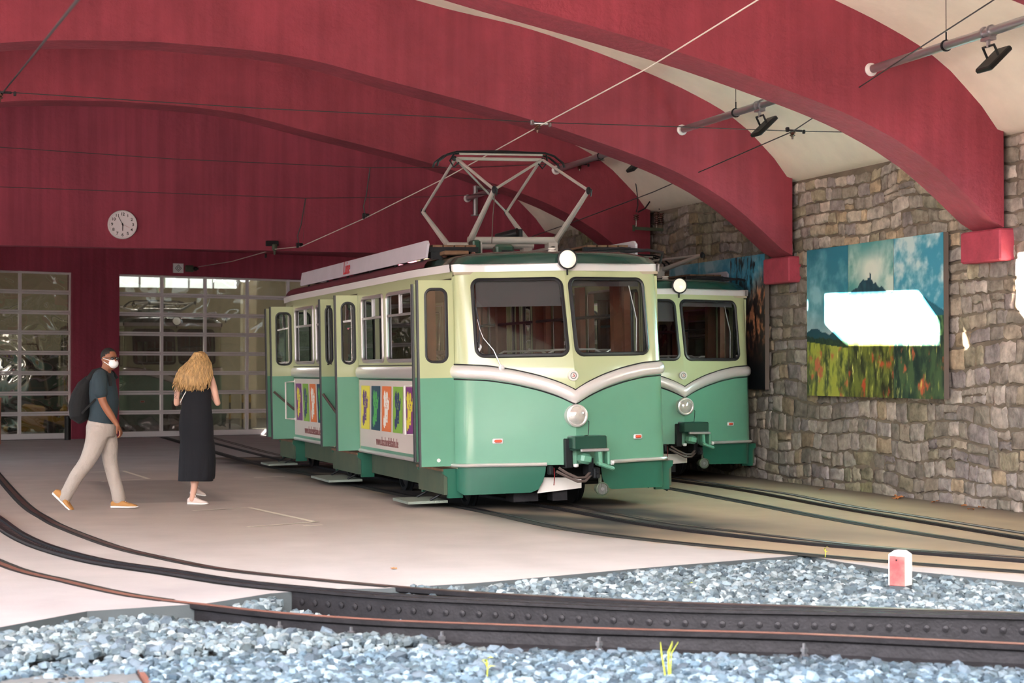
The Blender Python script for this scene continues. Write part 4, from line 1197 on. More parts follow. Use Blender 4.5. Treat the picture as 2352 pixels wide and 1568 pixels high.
# concrete cable cover at the lower left
c0 = on_z(165, 1572, -.10)
cc_ = empty('cable_cover', c0, math.radians(17)); tag(cc_, 'concrete cable duct cover with a slotted grip lying in the ballast', 'cable cover')
obj('cover_slab', MB().obox((0.0, .0, -.03), (.74, .62, .08), (0, 0, -.3), .008), 'concrete_block', cc_)
sl = MB()
for k in range(6): sl.obox((.06 + (k - 2.5) * .035, .13 - (k - 2.5) * .011, .0105), (.018, .06, .003), (0, 0, -.3))
obj('grip_slots', sl, 'groove', cc_)
obj('edge_iron', MB().obox((.375, -.12, -.01), (.03, .62, .06), (0, 0, -.3)), 'rail_rust', cc_)
o = obj('steel_angle', MB().obox((0, 0, 0), (.04, .4, .05), (0, 0, .1)), 'rail_dark', None, loc=on_z(12, 1545, -.12)); tag(o, 'dark steel angle at the lower left corner beside the concrete cover', 'steel angle')
# concrete block where the ballast bay begins
b0 = on_z(845, 1358, 0)
# marker post
mp_ = on_z(2068, 1364, -.075)
post = empty('marker_post', mp_, -.95); tag(post, 'short square post painted red and white standing in the ballast', 'marker post')
hh = .36; ww = .13
mbp = MB().obox((0, 0, -.01), (ww, ww, .16), (0, 0, 0), .006); obj('post_foot', mbp, 'post_dark', post)
q = MB(); q.add([(-ww / 2, -ww / 2, .07), (ww / 2, -ww / 2, .07), (ww / 2, ww / 2, .07), (-ww / 2, ww / 2, .07), (-ww / 2, -ww / 2, .30), (ww / 2, -ww / 2, .30), (ww / 2, ww / 2, .30), (-ww / 2, ww / 2, .30), (-ww / 4, -ww / 4, .33), (ww / 4, -ww / 4, .33), (ww / 4, ww / 4, .33), (-ww / 4, ww / 4, .33)],
                [(3, 2, 1, 0), (0, 1, 5, 4), (1, 2, 6, 5), (2, 3, 7, 6), (3, 0, 4, 7), (4, 5, 9, 8), (5, 6, 10, 9), (6, 7, 11, 10), (7, 4, 8, 11), (8, 9, 10, 11)])
obj('post_body', q, 'post_white', post, ang=20)
obj('red_field', MB().box(-ww / 2 + .008, ww / 2 - .0, -ww / 2 - .002, -ww / 2 + .002, .07, .29), 'post_red', post)
obj('nail', MB().lathe([(.008, 0), (.008, .004), (0, .005)], (.0, -ww / 2 - .002, .26), (0, -1, 0), 8), 'rail_dark', post)

# white tape marks on the floor
def tape(pts, w, label, cat='floor tape'):
    P_ = [on_z(*p, .004) for p in pts]; o0 = P_[0]
    m = MB()
    for (a, b), ww_ in zip(zip(P_, P_[1:]), w):
        d = (b - a).normalized(); s = Vector((-d.y, d.x, 0)) * ww_ / 2
        a2, b2 = a - d * .02, b + d * .02
        m.add([a2 - s - o0, b2 - s - o0, b2 + s - o0, a2 + s - o0], [(0, 1, 2, 3)])
    o = obj('floor_tape', m, 'tape', None, loc=o0); tag(o, label, cat, 'white tape marks on the floor'); return o
tape([(446, 1172), (572, 1165), (724, 1198), (571, 1209)], (.05, .07, .05), 'white tape bracket on the floor in front of the woman')
tape([(210, 1084), (283, 1081), (341, 1099), (236, 1105)], (.05, .07, .05), 'white tape bracket on the floor behind the man\'s legs')
tape([(586, 1096), (650, 1094)], (.06,), 'short white tape mark on the floor left of the railcar')
tape([(700, 1207), (737, 1205)], (.05,), 'faint short tape mark below the corner of the front tape bracket')

# ================================================================ OVERHEAD LINES
def sag(a, b, s, n=14): return [a + (b - a) * (i / n) - Vector((0, 0, s * 4 * (i / n) * (1 - i / n))) for i in range(n + 1)]
CX = 7.08
w1 = [on_x(*p, X) for p, X in (((1240, 289), CX), ((1485, 158), CX), ((1740, 0), CX), ((1245, 286), CX))][:3]
anchor = bw(bwhit(452, 612)[0], 4.16, -.1)
k1 = on_y(632, 572, BEAMY - .25); k2 = on_x(692, 566, 6.2); k3 = on_x(842, 499, 6.75)
P_ = [anchor, (anchor + k1) / 2 - Vector((0, 0, .05)), k1, k2, k3, on_x(1030, 405, 7.0)] + w1
P_.append(w1[2] + (w1[2] - w1[1]) * 1.2)
o0 = P_[0]
r_ = obj('contact_wire', MB().tube([p - o0 for p in P_], .0075, n=6), 'wire_sunlit' if 'wire_sunlit' in MATS else 'steel', None, loc=o0); tag(r_, 'bright overhead contact wire running above the front railcar to the gate lintel', 'overhead wire', 'overhead wires')
P_ = [on_x(*p, X) for X, p in zip((10.33, 10.33, 10.33, 10.2, 9.75, 9.4), ((1180, 558), (1330, 505), (1500, 441), (1820, 302), (2050, 150), (2290, -5)))]
P_ = [P_[0] + (P_[0] - P_[1]) * .4] + P_ + [P_[-1] + (P_[-1] - P_[-2])]
o0 = P_[0]
r_ = obj('contact_wire', MB().tube([p - o0 for p in P_], .0075, n=6), 'wire', None, loc=o0); tag(r_, 'dark overhead contact wire above the track along the stone wall', 'overhead wire', 'overhead wires')
P_ = [on_x(*p, X) for X, p in zip((.79, .75, .70, .66), ((5, 214), (60, 147), (120, 72), (178, 0)))]
P_ = [P_[0] + (P_[0] - P_[1]) * .1] + P_ + [P_[-1] + (P_[-1] - P_[-2]) * 2]
o0 = P_[0]
r_ = obj('contact_wire', MB().tube([p - o0 for p in P_], .0085, n=6), 'black_metal', None, loc=o0); tag(r_, 'black overhead wire slanting across the upper left corner', 'overhead wire', 'overhead wires')
def span(pts, label, r=.005, m='wire'):
    o0 = pts[0]; o = obj('span_wire', MB().tube([p - o0 for p in pts], r, n=5), m, None, loc=o0); tag(o, label, 'span wire', 'span wires'); return o
yA = on_x(1240, 283, CX).y; yB = on_x(842, 499, 6.75).y; yC = k2.y
spA = [on_y(*p, yA) for p in ((-60, 208), (5, 211), (600, 249), (1000, 268), (1238, 281), (1560, 291), (1820, 301), (1990, 304), (2140, 304))]
span(spA, 'nearest span wire crossing in front of the ribs, carrying two clamps', .006)
e = spA[-1]; 
spB = [on_y(*p, yB) for p in ((-60, 334), (0, 338), (400, 365), (850, 385), (1100, 384), (1300, 375), (1445, 362))]
span(spB, 'middle span wire crossing the red wall behind the pantograph', .006)
spC = [on_y(*p, yC) for p in ((-60, 426), (0, 429), (350, 442), (700, 455), (1000, 452), (1150, 444), (1240, 436))]
span(spC, 'rearmost span wire crossing the red wall above the clock', .006)
def hanger(top, bot, label):
    r = empty('wire_hanger', bot); tag(r, label, 'wire hanger', 'wire hangers')
    t = top - bot
    obj('hanger_rod', MB().tube([t, t * .45 + Vector((-.03, 0, 0)), Vector((-.05, 0, t.z * .22)), Vector((-.03, 0, .05)), (0, 0, 0)], .010, n=6).tube([t, Vector((.04, 0, 0))], .003, n=4), 'wire', r)
    obj('wire_clamp', MB().obox((0, 0, .03), (.08, .06, .06), (0, 0, .3), .01).obox((-.05, 0, .02), (.04, .05, .09), (0, 0, 0), .008), 'rail_dark', r)
hanger(on_y(850, 385, yB), on_y(842, 499, yB), 'wire hanger dropping from the middle span wire, left of the pantograph')
hanger(on_y(702, 455, yC), on_y(690, 566, yC), 'wire hanger dropping from the rear span wire, above the roof board')
def clamp(p, label, m='galv'):
    r = empty('wire_clamp', p); tag(r, label, 'wire clamp', 'wire clamps')
    obj('clamp_body', MB().obox((0, 0, 0), (.20, .03, .025), (0, .05, -.35), .006).obox((-.10, 0, .01), (.04, .05, .06), (0, 0, 0), .008).obox((.13, 0, -.01), (.03, .04, .05), (0, 0, 0), .006), m, r)
    obj('clamp_insulator', MB().lathe([(.02, 0), (.045, -.02), (.02, -.035), (.04, -.05), (.015, -.07), (.012, -.10)], (-.03, 0, -.01), (0, 0, 1), 12), 'insulator', r)
clamp(on_y(1240, 284, yA), 'pale clamp with insulator where the front span wire meets the bright contact wire')
clamp(on_y(1825, 300, yA), 'dark clamp with insulator on the front span wire near the white vault', 'rail_dark')
clamp(on_y(1335, 377, yB), 'dark clamp on the middle span wire right of the pantograph head', 'rail_dark')
clamp(on_x(6, 212, .79), 'clamp with ring on the black wire at the left picture edge', 'rail_dark')
# turnbuckle end of the front span wire on the third rib
e0 = on_y(2015, 303, yA); e1 = on_y(2140, 304, yA)
o = obj('turnbuckle', MB().tube([(0, 0, 0), tuple((e1 - e0) * .42)], .012, n=6).tube([tuple((e1 - e0) * .58), tuple(e1 - e0)], .014, n=6).ball(tuple(e1 - e0), .03, 8), 'insulator', None, loc=e0); tag(o, 'turnbuckle at the right end of the front span wire', 'turnbuckle')
# anchor with diamond sign above the right gate
ss, sz = bwhit(407, 616)
sg_ = empty('diamond_sign', bw(ss, sz, -.06), BA); tag(sg_, 'small white square sign with a blue double diamond above the gate', 'sign')
obj('sign_plate', MB().box(-.135, .135, -.01, .01, -.115, .115), 'sign_white', sg_)
dm = MB()
for r1, r0 in ((.088, .070), (.045, .028)):
    dm.add([(0, -.013, r1), (r1, -.013, 0), (0, -.013, -r1), (-r1, -.013, 0), (0, -.013, r0), (r0, -.013, 0), (0, -.013, -r0), (-r0, -.013, 0)], [(i, (i + 1) % 4, (i + 1) % 4 + 4, i + 4) for i in range(4)])
obj('diamond_mark', dm, 'sign_blue', sg_)
an = empty('wire_anchor', bw(ss + .28, sz, -.05), BA); tag(an, 'bracket and round insulator anchoring the contact wire beside the diamond sign', 'wire anchor')
obj('anchor_plate', MB().obox((0.02, 0, 0), (.22, .06, .16), (0, 0, 0), .015).obox((.0, -.04, 0), (.16, .04, .06), (0, 0, 0), .01), 'green_frame', an)
obj('insulator', MB().ball((.17, -.03, 0), .055, 12).ball((.22, -.04, .0), .03, 8), 'rail_dark', an)
bk = empty('wire_bracket', k1 + Vector((0, .1, 0))); tag(bk, 'wall bracket with hanging insulator on the lower edge of the red wall', 'wire bracket')
obj('bracket_plate', MB().obox((-.02, .10, .12), (.24, .06, .10), (0, 0, 0), .01), 'rail_dark', bk)
obj('insulator', MB().lathe([(.03, .10), (.05, .08), (.05, .0), (.035, -.01), (.04, -.02), (.02, -.03), (.018, -.1)], (0, -.04, 0), (0, 0, 1), 12), 'green_frame', bk)
obj('cable_eye', MB().obox((-.16, .0, -.12), (.04, .04, .08), (0, 0, 0), .008), 'rail_dark', bk)

# ================================================================ LAMP PIPES
pe = on_y(2000, 160, RIBY[1]); PX, PZ = pe.x, pe.z
def pipe(y0, y1, label, hang=()):
    r = empty('lamp_pipe', (PX, y1, PZ)); tag(r, label, 'pipe', 'steel lamp pipes under the vault')
    obj('pipe_tube', MB().tube([(0, y0 - y1, 0), (0, 0, 0)], .048, n=14), 'galv', r)
    obj('end_flange', MB().lathe([(.03, .0), (.075, 0), (.075, .015), (.05, .03), (.05, .06)], (0, 0.0, 0), (0, -1, 0), 20), 'alu_white', r)
    for h in hang:
        obj('pipe_ring', MB().lathe([(.062, -.012), (.062, .012)], (0, h - y1, 0), (0, 1, 0), 16), 'black_metal', r)
        obj('hanger_wire', MB().tube([(0, h - y1, .05), (0, h - y1, zc(PX) - PZ)], .004, n=4).tube([(0, h - y1, .05), (0, h - y1, .14)], .009, n=5), 'black_metal', r)
def flood(y, label, roll=0.0):
    r = empty('floodlight', (PX, y, PZ)); tag(r, label, 'floodlight', 'floodlights on the lamp pipes')
    obj('clamp', MB().lathe([(.065, -.012), (.065, .012)], (0, -.06, 0), (0, 1, 0), 16).lathe([(.065, -.012), (.065, .012)], (0, .06, 0), (0, 1, 0), 16).obox((0, 0, -.07), (.08, .16, .03)), 'galv', r)
    obj('bolt', MB().tube([(0, 0, -.07), (0, 0, -.15)], .02), 'galv', r)
    obj('yoke', MB().tube([(.05, -.10, -.24), (0, -.10, -.14), (0, .10, -.14), (.05, .10, -.24)], .014, n=6), 'black', r)
    h = obj('lamp_head', MB().obox((.06, 0, -.27), (.34, .26, .055), (0, -.75, 0), .012), 'black', r)
    fin = MB()
    for k in range(9): fin.obox((.095 + (k - 4) * .022 , 0, -.245 + (k - 4) * .021), (.006, .22, .05), (0, -.75 , 0))
    obj('cooling_fins', fin, 'black', r)
pipe(RIBY[0] + RIBT, RIBY[1] , 'bright steel pipe at the upper right, in front of the nearest full rib', (on_x(2173, 105, PX).y,))
pipe(RIBY[1] + RIBT, RIBY[2], 'steel pipe between the second and third ribs, carrying the middle floodlight', (on_x(1690, 258, PX).y,))
pipe(RIBY[2] + RIBT, RIBY[3], 'steel pipe right of the pantograph head', (on_x(1380, 352, PX).y,))
pipe(RIBY[3] + RIBT, BEAMY - .05, 'farthest steel pipe end against the clock wall')
flood(on_x(2270, 75, PX).y, 'black floodlight clamped to the nearest pipe at the upper right')
flood(on_x(1745, 243, PX).y, 'black floodlight on the middle pipe in front of the white vault')
flood(on_x(1455, 340, PX).y, 'small black floodlight seen above the pantograph, beside the cable insulator')
dp = on_y(1092, 460, BEAMY - .12)
o = obj('down_pipe', MB().tube([(.25, 0, .25), (0, 0, .25)], .045, n=12).tube([(0, 0, .28), (0, 0, -.28)], .05, n=12).lathe([(.09, 0), (.09, .02)], (0, 0, -.30), (0, 0, 1), 14), 'galv', None, loc=dp); tag(o, 'angled steel drain pipe on the clock wall behind the pantograph', 'pipe')

# cable bracket with insulators at the second rib foot
kb = on_y(1506, 525, RIBY[3] - .35)
cb = empty('cable_bracket', kb); cb.scale = (.64, .64, .64); tag(cb, 'bracket arm with stacked insulators and looping cables at the foot of the rear rib', 'cable bracket')
obj('arm', MB().bar((-.62, 0, .0), (.55, 0, -.04), .05, .08).bar((-.62, 0, -.08), (-.62, 0, .08), .05, .05), 'green_frame', cb)
def stack(x, z, n): 
    m = MB(); pr = [(.02, 0)]
    for k in range(n): pr += [(.075, .02 + k * .055), (.075, .035 + k * .055), (.03, .05 + k * .055)]
    return m.lathe(pr, (x, 0, z), (0, 0, 1), 14)
obj('insulator', stack(-.55, .2, 3).tube([(-.55, 0, 0), (-.55, 0, .2)], .012), 'insulator', cb)
obj('insulator', stack(.03, .08, 7).tube([(.03, 0, 0), (.03, 0, .1)], .012), 'insulator', cb)
obj('insulator', stack(.16, .1, 6).tube([(.16, 0, 0), (.16, 0, .1)], .012), 'insulator', cb)
obj('insulator', MB().lathe([(.04, 0), (.05, .02), (.04, .05), (.05, .07), (.04, .1), (.05, .12), (.03, .2)], (-.62, -.1, 1.55), (0, 0, 1), 12), 'hose', cb)
obj('cable', MB().tube([(-.62, -.1, 1.56), (-.6, -.05, 1.3), (-.52, 0, .9), (-.5, 0, .6), (-.55, 0, .42)], .014, n=6).tube([(-.5, 0, .42), (-.3, 0, .52), (-.1, 0, .8), (.1, 0, .95), (.25, 0, .75), (.3, 0, .2), (.28, 0, -.5), (.35, 0, -1.2)], .020, n=6).tube([(.1, 0, .5), (.1, 0, .98), (.02, 0, .7)], .012, n=5), 'rubber', cb)

# clock
ck = on_y(281, 516, BEAMY); ck = Vector((ck.x, BEAMY - .0, ck.z))
cl = empty('wall_clock', ck); tag(cl, 'round white wall clock showing about five to six on the red wall', 'clock')
R_ = .268
obj('clock_rim', MB().lathe([(R_, 0), (R_, .03), (R_ - .008, .055), (R_ - .024, .058), (R_ - .026, .04)], (0, 0, 0), (0, -1, 0), 48), 'alu_white', cl)
obj('clock_face', MB().lathe([(R_ - .02, .03), (R_ - .02, .042), (0, .0425)], (0, 0, 0), (0, -1, 0), 48), 'clock_face', cl)
for h in range(1, 13):
    a = math.radians(90 - 30 * h)
    M = Matrix.Translation((math.cos(a) * .19, -.045, math.sin(a) * .19)) @ Matrix.Rotation(math.pi / 2, 4, 'X')
    meshed_text('numeral', str(h), .075, 'black', cl, M, 1.05, .001, .0012)
tk = MB()
for k in range(60):
    a = math.radians(6 * k); tk.obox((math.cos(a) * .233, -.0445, math.sin(a) * .233), (.010, .002, .003), (0, -a, 0))
obj('minute_marks', tk, 'black', cl)
def hand(ang, ln, w, m, nm, tail=.03):
    a = math.radians(90 - ang); d = Vector((math.cos(a), 0, math.sin(a)))
    obj(nm, MB().bar(d * -tail + Vector((0, -.050, 0)), d * ln + Vector((0, -.050, 0)), .003, w, up=d.cross(Vector((0, 1, 0)))), m, cl)
hand(179, .115, .012, 'black', 'hour_hand'); hand(333, .165, .009, 'black', 'minute_hand'); hand(113, .14, .003, 'red_text', 'second_hand')
obj('hub', MB().lathe([(.014, .043), (.014, .056), (0, .057)], (0, 0, 0), (0, -1, 0), 12), 'black', cl)

# ================================================================ WALL PICTURES
def fbm(x, y, s, o=4):
    v = 0; a = .55; f = 1
    for _ in range(o): v += a * noise2(x * f, y * f, s); f *= 2.1; a *= .55
    return v
def picture(y0, y1, z0, z1, painters, label):
    r = empty('wall_picture', (WX - .12, (y0 + y1) / 2, z0)); tag(r, label, 'picture', 'large landscape pictures on the stone wall')
    yc = (y0 + y1) / 2
    obj('frame', MB().box(-.03, .035, y0 - yc, y1 - yc, 0, z1 - z0).box(.035, .12, y0 - yc + .3, y0 - yc + .5, .2, z1 - z0 - .2).box(.035, .12, y1 - yc - .5, y1 - yc - .3, .2, z1 - z0 - .2), 'frame_grey', r)
    n = len(painters); w = (y1 - y0) / n
    for i, fn in enumerate(painters):       # first painter is the left panel = the far end
        ya = y1 - i * w - .004; yb = ya - w + .008
        nu, nv = 90, 150
        q = MB().grid(lambda a, b: (-.034, ya + (yb - ya) * a - yc, (z1 - z0) * b), nu, nv)
        tn = []
        for a in range(nu + 1):
            for b in range(nv + 1):
                c = fn(a / nu, b / nv); tn.append(tuple(lin(max(0, min(255, v))) for v in c))
        obj('picture_panel', q, 'poster', r, tone=tn, smooth=False)
def mx(a, b, t): t = max(0, min(1, t)); return tuple(a[i] + (b[i] - a[i]) * t for i in range(3))
def sky1(u, v, s, base=(58, 138, 160), cl=(176, 216, 222), th=.0, gain=3.0):
    n = fbm(u * 2.2 + s, v * 4.2, 30 + s, 5)
    c = mx(base, cl, (n - th) * gain + .35)
    return mx(c, (40, 110, 140), (v - .8) * 1.4)
def meadow(u, v, s, ground, spots, dark):
    n = fbm(u * 9, v * 7, 40 + s, 5); n2 = fbm(u * 22 + 3, v * 9, 41 + s, 4); n3 = fbm(u * 6 + 5, v * 7, 42 + s, 4)
    c = mx(ground, dark, n * 2.2 + .35)
    c = mx(c, spots, (n3 - .2) * 6)
    c = mx(c, (226, 222, 120), (n2 - .22) * 3.0)
    return c
def p1(u, v):
    if v > .44 + .02 * math.sin(u * 9) + .012 * noise2(u * 12, 0, 50):
        c = sky1(u, v, 1, (52, 132, 158), (150, 205, 220), .05, 2.2)
        return mx(c, (196, 214, 220), (.62 - v) * 4)
    if v > .40 + .02 * noise2(u * 14, 1, 51) - .03 * u: return (38, 84, 100)
    if v > .37 - .05 * u: return mx((34, 58, 52), (60, 84, 58), noise2(u * 30, v * 40, 52) + .4)
    return meadow(u, v, 1, (176, 182, 76), (204, 110, 78), (66, 78, 46))
def p2(u, v):
    hill = .67 + .085 * math.exp(-((u - .42) / .30) ** 2) + .02 * noise2(u * 16, 0, 53) + (.035 if abs(u - .50) < .012 else 0) + (.012 if .44 < u < .56 else 0)
    if v > hill:
        n = fbm(u * 3, v * 5, 54, 5); c = mx((90, 160, 160), (214, 232, 224), n * 2.2 + .55)
        c = mx(c, (232, 240, 232), 1.3 - math.hypot((u - .5) / .35, (v - .82) / .16)); return mx(c, (60, 140, 150), (v - .88) * 5)
    if v > .46: return mx((30, 66, 84), (48, 92, 106), noise2(u * 20, v * 20, 55) + .3)
    if v > .36: return mx((80, 100, 60), (120, 140, 80), noise2(u * 20, v * 30, 56) + .3)
    return meadow(u + 2, v, 2, (116, 124, 52), (196, 76, 48), (46, 52, 34))
def p3_(u, v):
    h = .52 + .10 * max(0, 1 - abs(u - .62) / .42) + .01 * noise2(u * 9, 0, 57)
    if v > h:
        n = fbm(u * 2 + 4, v * 4, 58, 6); c = mx((70, 156, 186), (206, 228, 234), (n + .02) * 4 + .3 * math.exp(-((v - .80) / .08) ** 2) + .1)
        return c
    if v > .50: return (40, 100, 122)
    if v > .38: return mx((38, 72, 60), (110, 150, 96), noise2(u * 24, v * 30, 59) * 1.6 + .3)
    return meadow(u + 5, v, 3, (72, 96, 66), (196, 96, 66), (30, 50, 48))
mat('frame_grey', rgb(112, 100, 94), 0.7)
picture(19.42, 23.02, 1.26, 3.28, [p1, p2, p3_], 'three-panel landscape picture with hills and meadow, lit by a patch of sun')
def q1(u, v): return sky1(u, v, 6, (60, 150, 186), (196, 222, 232), 0, 3) if v > .55 else mx((60, 90, 60), (30, 50, 40), noise2(u * 20, v * 20, 60) + .4)
def q2(u, v):
    c = sky1(u, v, 7, (70, 160, 196), (210, 226, 230), 0, 3)
    t = fbm(u * 14, v * 10, 61, 5) * 3 + .9 - math.hypot((u - .3) / .5, (v - .72) / .22) * .8
    c = mx(c, (26, 36, 44), t)
    c2 = mx((46, 38, 40), (200, 130, 96), fbm(u * 14, v * 12, 62, 5) * 3 + .15)
    return mx(c, c2, (.78 - v + (u - .5) * .35) * 5) if v < .92 else c
def q2b(u, v):
    c = q2(u, v); return mx(c, (20, 20, 26), (.42 - v) * 4)
picture(24.36, 27.98, 1.33, 3.32, [q1, q1, q2b], 'landscape picture with bare tree and reddish bark, half hidden behind the rear railcar')
picture(14.1, 17.72, 1.25, 3.26, [p3_, p1, p2], 'landscape picture just entering at the right picture edge')

# ================================================================ SMALL THINGS IN THE HALL
bo = bw(-.27, 0, -.45)
o = obj('bollard', MB().lathe([(.075, 0), (.075, .50), (.08, .505), (.08, .55), (.06, .56), (0, .56)], (0, 0, 0), (0, 0, 1), 18), 'black', None, loc=(bo.x, bo.y, 0)); tag(o, 'short black round bollard in front of the gate beside the red pillar', 'bollard')
bo = on_z(0, 1020, 0)
o = obj('dark_post', MB().box(-.05, .03, -.04, .04, 0, 1.0).box(-.06, .04, -.05, .05, .98, 1.02), 'wood', None, loc=(bo.x - .01, bo.y, 0)); tag(o, 'dark wooden post cut by the left picture edge in front of the left gate', 'post')
# leaves along the wall foot
lf = [(2055, 1146), (2064, 1144), (2094, 1142), (2073, 1141), (2181, 1152), (2231, 1170), (2262, 1160), (2272, 1166), (1887, 1124), (905, 1306)]
lbl = ['dry leaf beside the wall foot, leftmost of the small cluster', 'dry leaf touching the cluster below the landscape picture', 'largest dry leaf of the cluster at the wall foot', 'curled dry leaf at the back of the cluster at the wall foot', 'dry leaf under the wall between cluster and picture edge', 'dry leaf lying a little out from the wall at the right', 'dry leaf tucked at the wall foot, second from the right edge', 'dry leaf at the wall foot, nearest the right edge', 'single dry leaf at the wall foot below the left side of the picture', 'tiny orange leaf on the pale floor behind the curved rail']
lfm = MB().add([(-.06, 0, 0), (-.03, .03, .012), (0, .045, .004), (.035, .03, .02), (.07, .0, .008), (.03, -.03, .022), (0, -.04, .002), (-.03, -.025, .02), (0, 0, .012)], [(8, i, (i + 1) % 8) for i in range(8)])
base = None
for i, (p, lb) in enumerate(zip(lf, lbl)):
    q = on_z(*p, .004)
    if q.x > WX - .12: q.x = WX - .12
    if base is None: base = obj('dry_leaf', lfm, 'leaf', None, loc=q); o = base
    else: o = base.copy(); COL.objects.link(o); o.location = q
    o.rotation_euler = (rs.uniform(-.3, .3), rs.uniform(-.3, .3), rs.uniform(0, 6)); s_ = rs.uniform(.7, 1.25) * (.6 if i == 9 else 1); o.scale = (s_, s_, s_)
    tag(o, lb, 'leaf', 'dry leaves on the floor')
# weeds
def weed(p, blades, h, label, bend):
    r = obj('weed', MB(), 'weed'); COL.objects.unlink(r); bpy.data.objects.remove(r)
    m = MB()
    for k in range(blades):
        a = k * 2.4; x, y = math.cos(a) * .01, math.sin(a) * .01
        m.tube([(x, y, -.04), (x * 2 + bend * .2, y * 2, h * .4), (x * 3 + bend * .3, y * 3, h * .75), (x * 4 - bend * .3 * math.cos(a), y * 4, h)], [(.006, .002), (.008, .002), (.007, .002), (.001, .001)], n=5)
    o = obj('weed', m, 'weed', None, loc=p); tag(o, label, 'weed', 'yellowish weeds in the ballast')
weed(on_z(1537, 1575, -.13), 5, .24, 'tall yellow-green grass tuft in front of the near rail', -.05)
def sprig(p, label, s=1.0):
    m = MB().tube([(0, 0, -.02), (0.005, 0, .06 * s), (0, 0, .1 * s)], .003, n=5)
    for k in range(5):
        a = k * 1.3; c, s_ = math.cos(a), math.sin(a); z_ = (.05 + .012 * k) * s
        m.add([(0, 0, z_), (c * .02 * s - s_ * .01 * s, s_ * .02 * s + c * .01 * s, z_ + .02 * s), (c * .05 * s, s_ * .05 * s, z_ + .015 * s), (c * .02 * s + s_ * .01 * s, s_ * .02 * s - c * .01 * s, z_ + .018 * s)], [(0, 1, 2, 3)])
    o = obj('weed', m, 'weed', None, loc=p); tag(o, label, 'weed', 'yellowish weeds in the ballast')
sprig(on_z(1118, 1560, -.11), 'small yellow sprig in the ballast at the bottom, near the middle', 1.1)
sprig(on_z(1582, 1368, -.12), 'small yellow sprig in the ballast behind the far curved rail', .9)
sprig(on_z(1895, 1280, 0), 'bright yellow sprig on the concrete tip above the ballast', .8)

# ================================================================ WORKSHOP BEHIND THE GATES
mw = MB()
mw.box(-6.5, 5.95, 62, 62.3, -.2, 7).box(10.1, 14, 62, 62.3, -.2, 7).box(5.95, 10.1, 62, 62.3, -.2, 4.40).box(5.95, 10.1, 62, 62.3, 5.4, 7)
mw.box(14, 14.3, 47, 62, -.2, 7).box(-6.8, -6.5, 47, 62, -.2, 7)
mw.box(-6.5, 14, 47.2, 62.3, 6.8, 7.1)
mw.box(8.6, 9.0, 52, 52.4, 0, 6.8).box(1.4, 1.8, 53, 53.4, 0, 6.8)
struct('wall_workshop', mw, 'cream_wall')
struct('floor_workshop', MB().box(-6.8, 14.3, 44.6, 62.3, -.3, -.004), 'room_floor')
wf = MB()
for k in range(6): wf.box(5.95 + k * .82, 6.01 + k * .82, 62.05, 62.15, 4.4, 5.4)
struct('window_1', wf, 'alu_white')
struct('wall_front_upper', MB().box(-6.8, 14.3, 47.0, 47.25, 4.6, 7.0), 'cream_wall')
for i, (x, y, lb) in enumerate(((0.0, 52, 'added fill lamp in the left part of the workshop'), (6.5, 51, 'added fill lamp above the railcar in the workshop'), (11, 54, 'added fill lamp in the right part of the workshop'))):
    l = empty('fill_lamp', (x, y, 6.1)); tag(l, lb, 'fill lamp', 'added workshop fill lamps')
    obj('lamp_housing', MB().box(-1.2, 1.2, -.15, .15, .0, .12), 'alu_white', l)
    obj('fill_lamp_tube', MB().box(-1.15, 1.15, -.12, .12, -.03, .0), mat('fill_glow_%d' % i, (1, 1, 1, 1), emit=(1, .97, .9, 1), estr=90), l)  # added unseen lamp, put in to brighten the workshop
    obj('stay', MB().tube([(-.9, 0, .1), (-.9, 0, .7)], .01).tube([(.9, 0, .1), (.9, 0, .7)], .01), 'black_metal', l)
def stanchion(px_, label):
    p = on_y(px_, 980, 49.5); r = empty('stanchion', (p.x, 49.5, 0)); tag(r, label, 'stanchion', 'black and yellow stanchions in the workshop')
    obj('stand_pole', MB().lathe([(.13, 0), (.13, .03), (.025, .05), (.025, 1.0), (.04, 1.02), (0, 1.05)], (0, 0, 0), (0, 0, 1), 12), 'black', r)
    obj('yellow_band', MB().lathe([(.028, .3), (.028, .55)], (0, 0, 0), (0, 0, 1), 12).lathe([(.028, .75), (.028, .95)], (0, 0, 0), (0, 0, 1), 12), 'yellow', r)
    return r
for px_, lb in ((528, 'stanchion behind the right gate, leftmost'), (557, 'stanchion behind the right gate, middle'), (574, 'stanchion behind the right gate, rightmost')): stanchion(px_, lb)
p = on_y(75, 985, 47.5); r = empty('pallet_truck', (p.x, 47.6, 0)); tag(r, 'yellow lifting truck behind the lower panes of the left gate', 'lifting truck')
obj('truck_body', MB().obox((0, 0, .45), (.55, .5, .6), (0, .12, 0), .05).obox((-.1, 0, .14), (1.2, .6, .12), (0, 0, 0), .03), 'yellow', r)
obj('truck_mast', MB().box(-.34, -.28, -.2, -.15, .1, 1.5).box(-.34, -.28, .15, .2, .1, 1.5), 'black_metal', r)
obj('truck_arm', MB().bar((.2, 0, .5), (.75, 0, .3), .2, .16), 'yellow', r)
for x_ in (-.5, .4, .62): obj('wheel', MB().lathe([(.12, -.04), (.13, 0), (.12, .04)], (x_, -.28, .13), (0, 1, 0), 16), 'black', r)
p = on_y(110, 930, 49); r = empty('ladder', (p.x, 49.3, 0), .2); tag(r, 'leaning wooden ladder behind the left gate', 'ladder')
obj('stile', MB().bar((-.22, 0, 0), (-.55, .8, 2.6), .05, .07), 'wood_slat', r); obj('stile', MB().bar((.22, 0, 0), (-.1, .8, 2.6), .05, .07), 'wood_slat', r)
rg = MB()
for k in range(1, 9): rg.bar((-.22 - .33 * k / 9, .8 * k / 9, 2.6 * k / 9), (.22 - .32 * k / 9, .8 * k / 9, 2.6 * k / 9), .03, .03)
obj('rungs', rg, 'wood_slat', r)
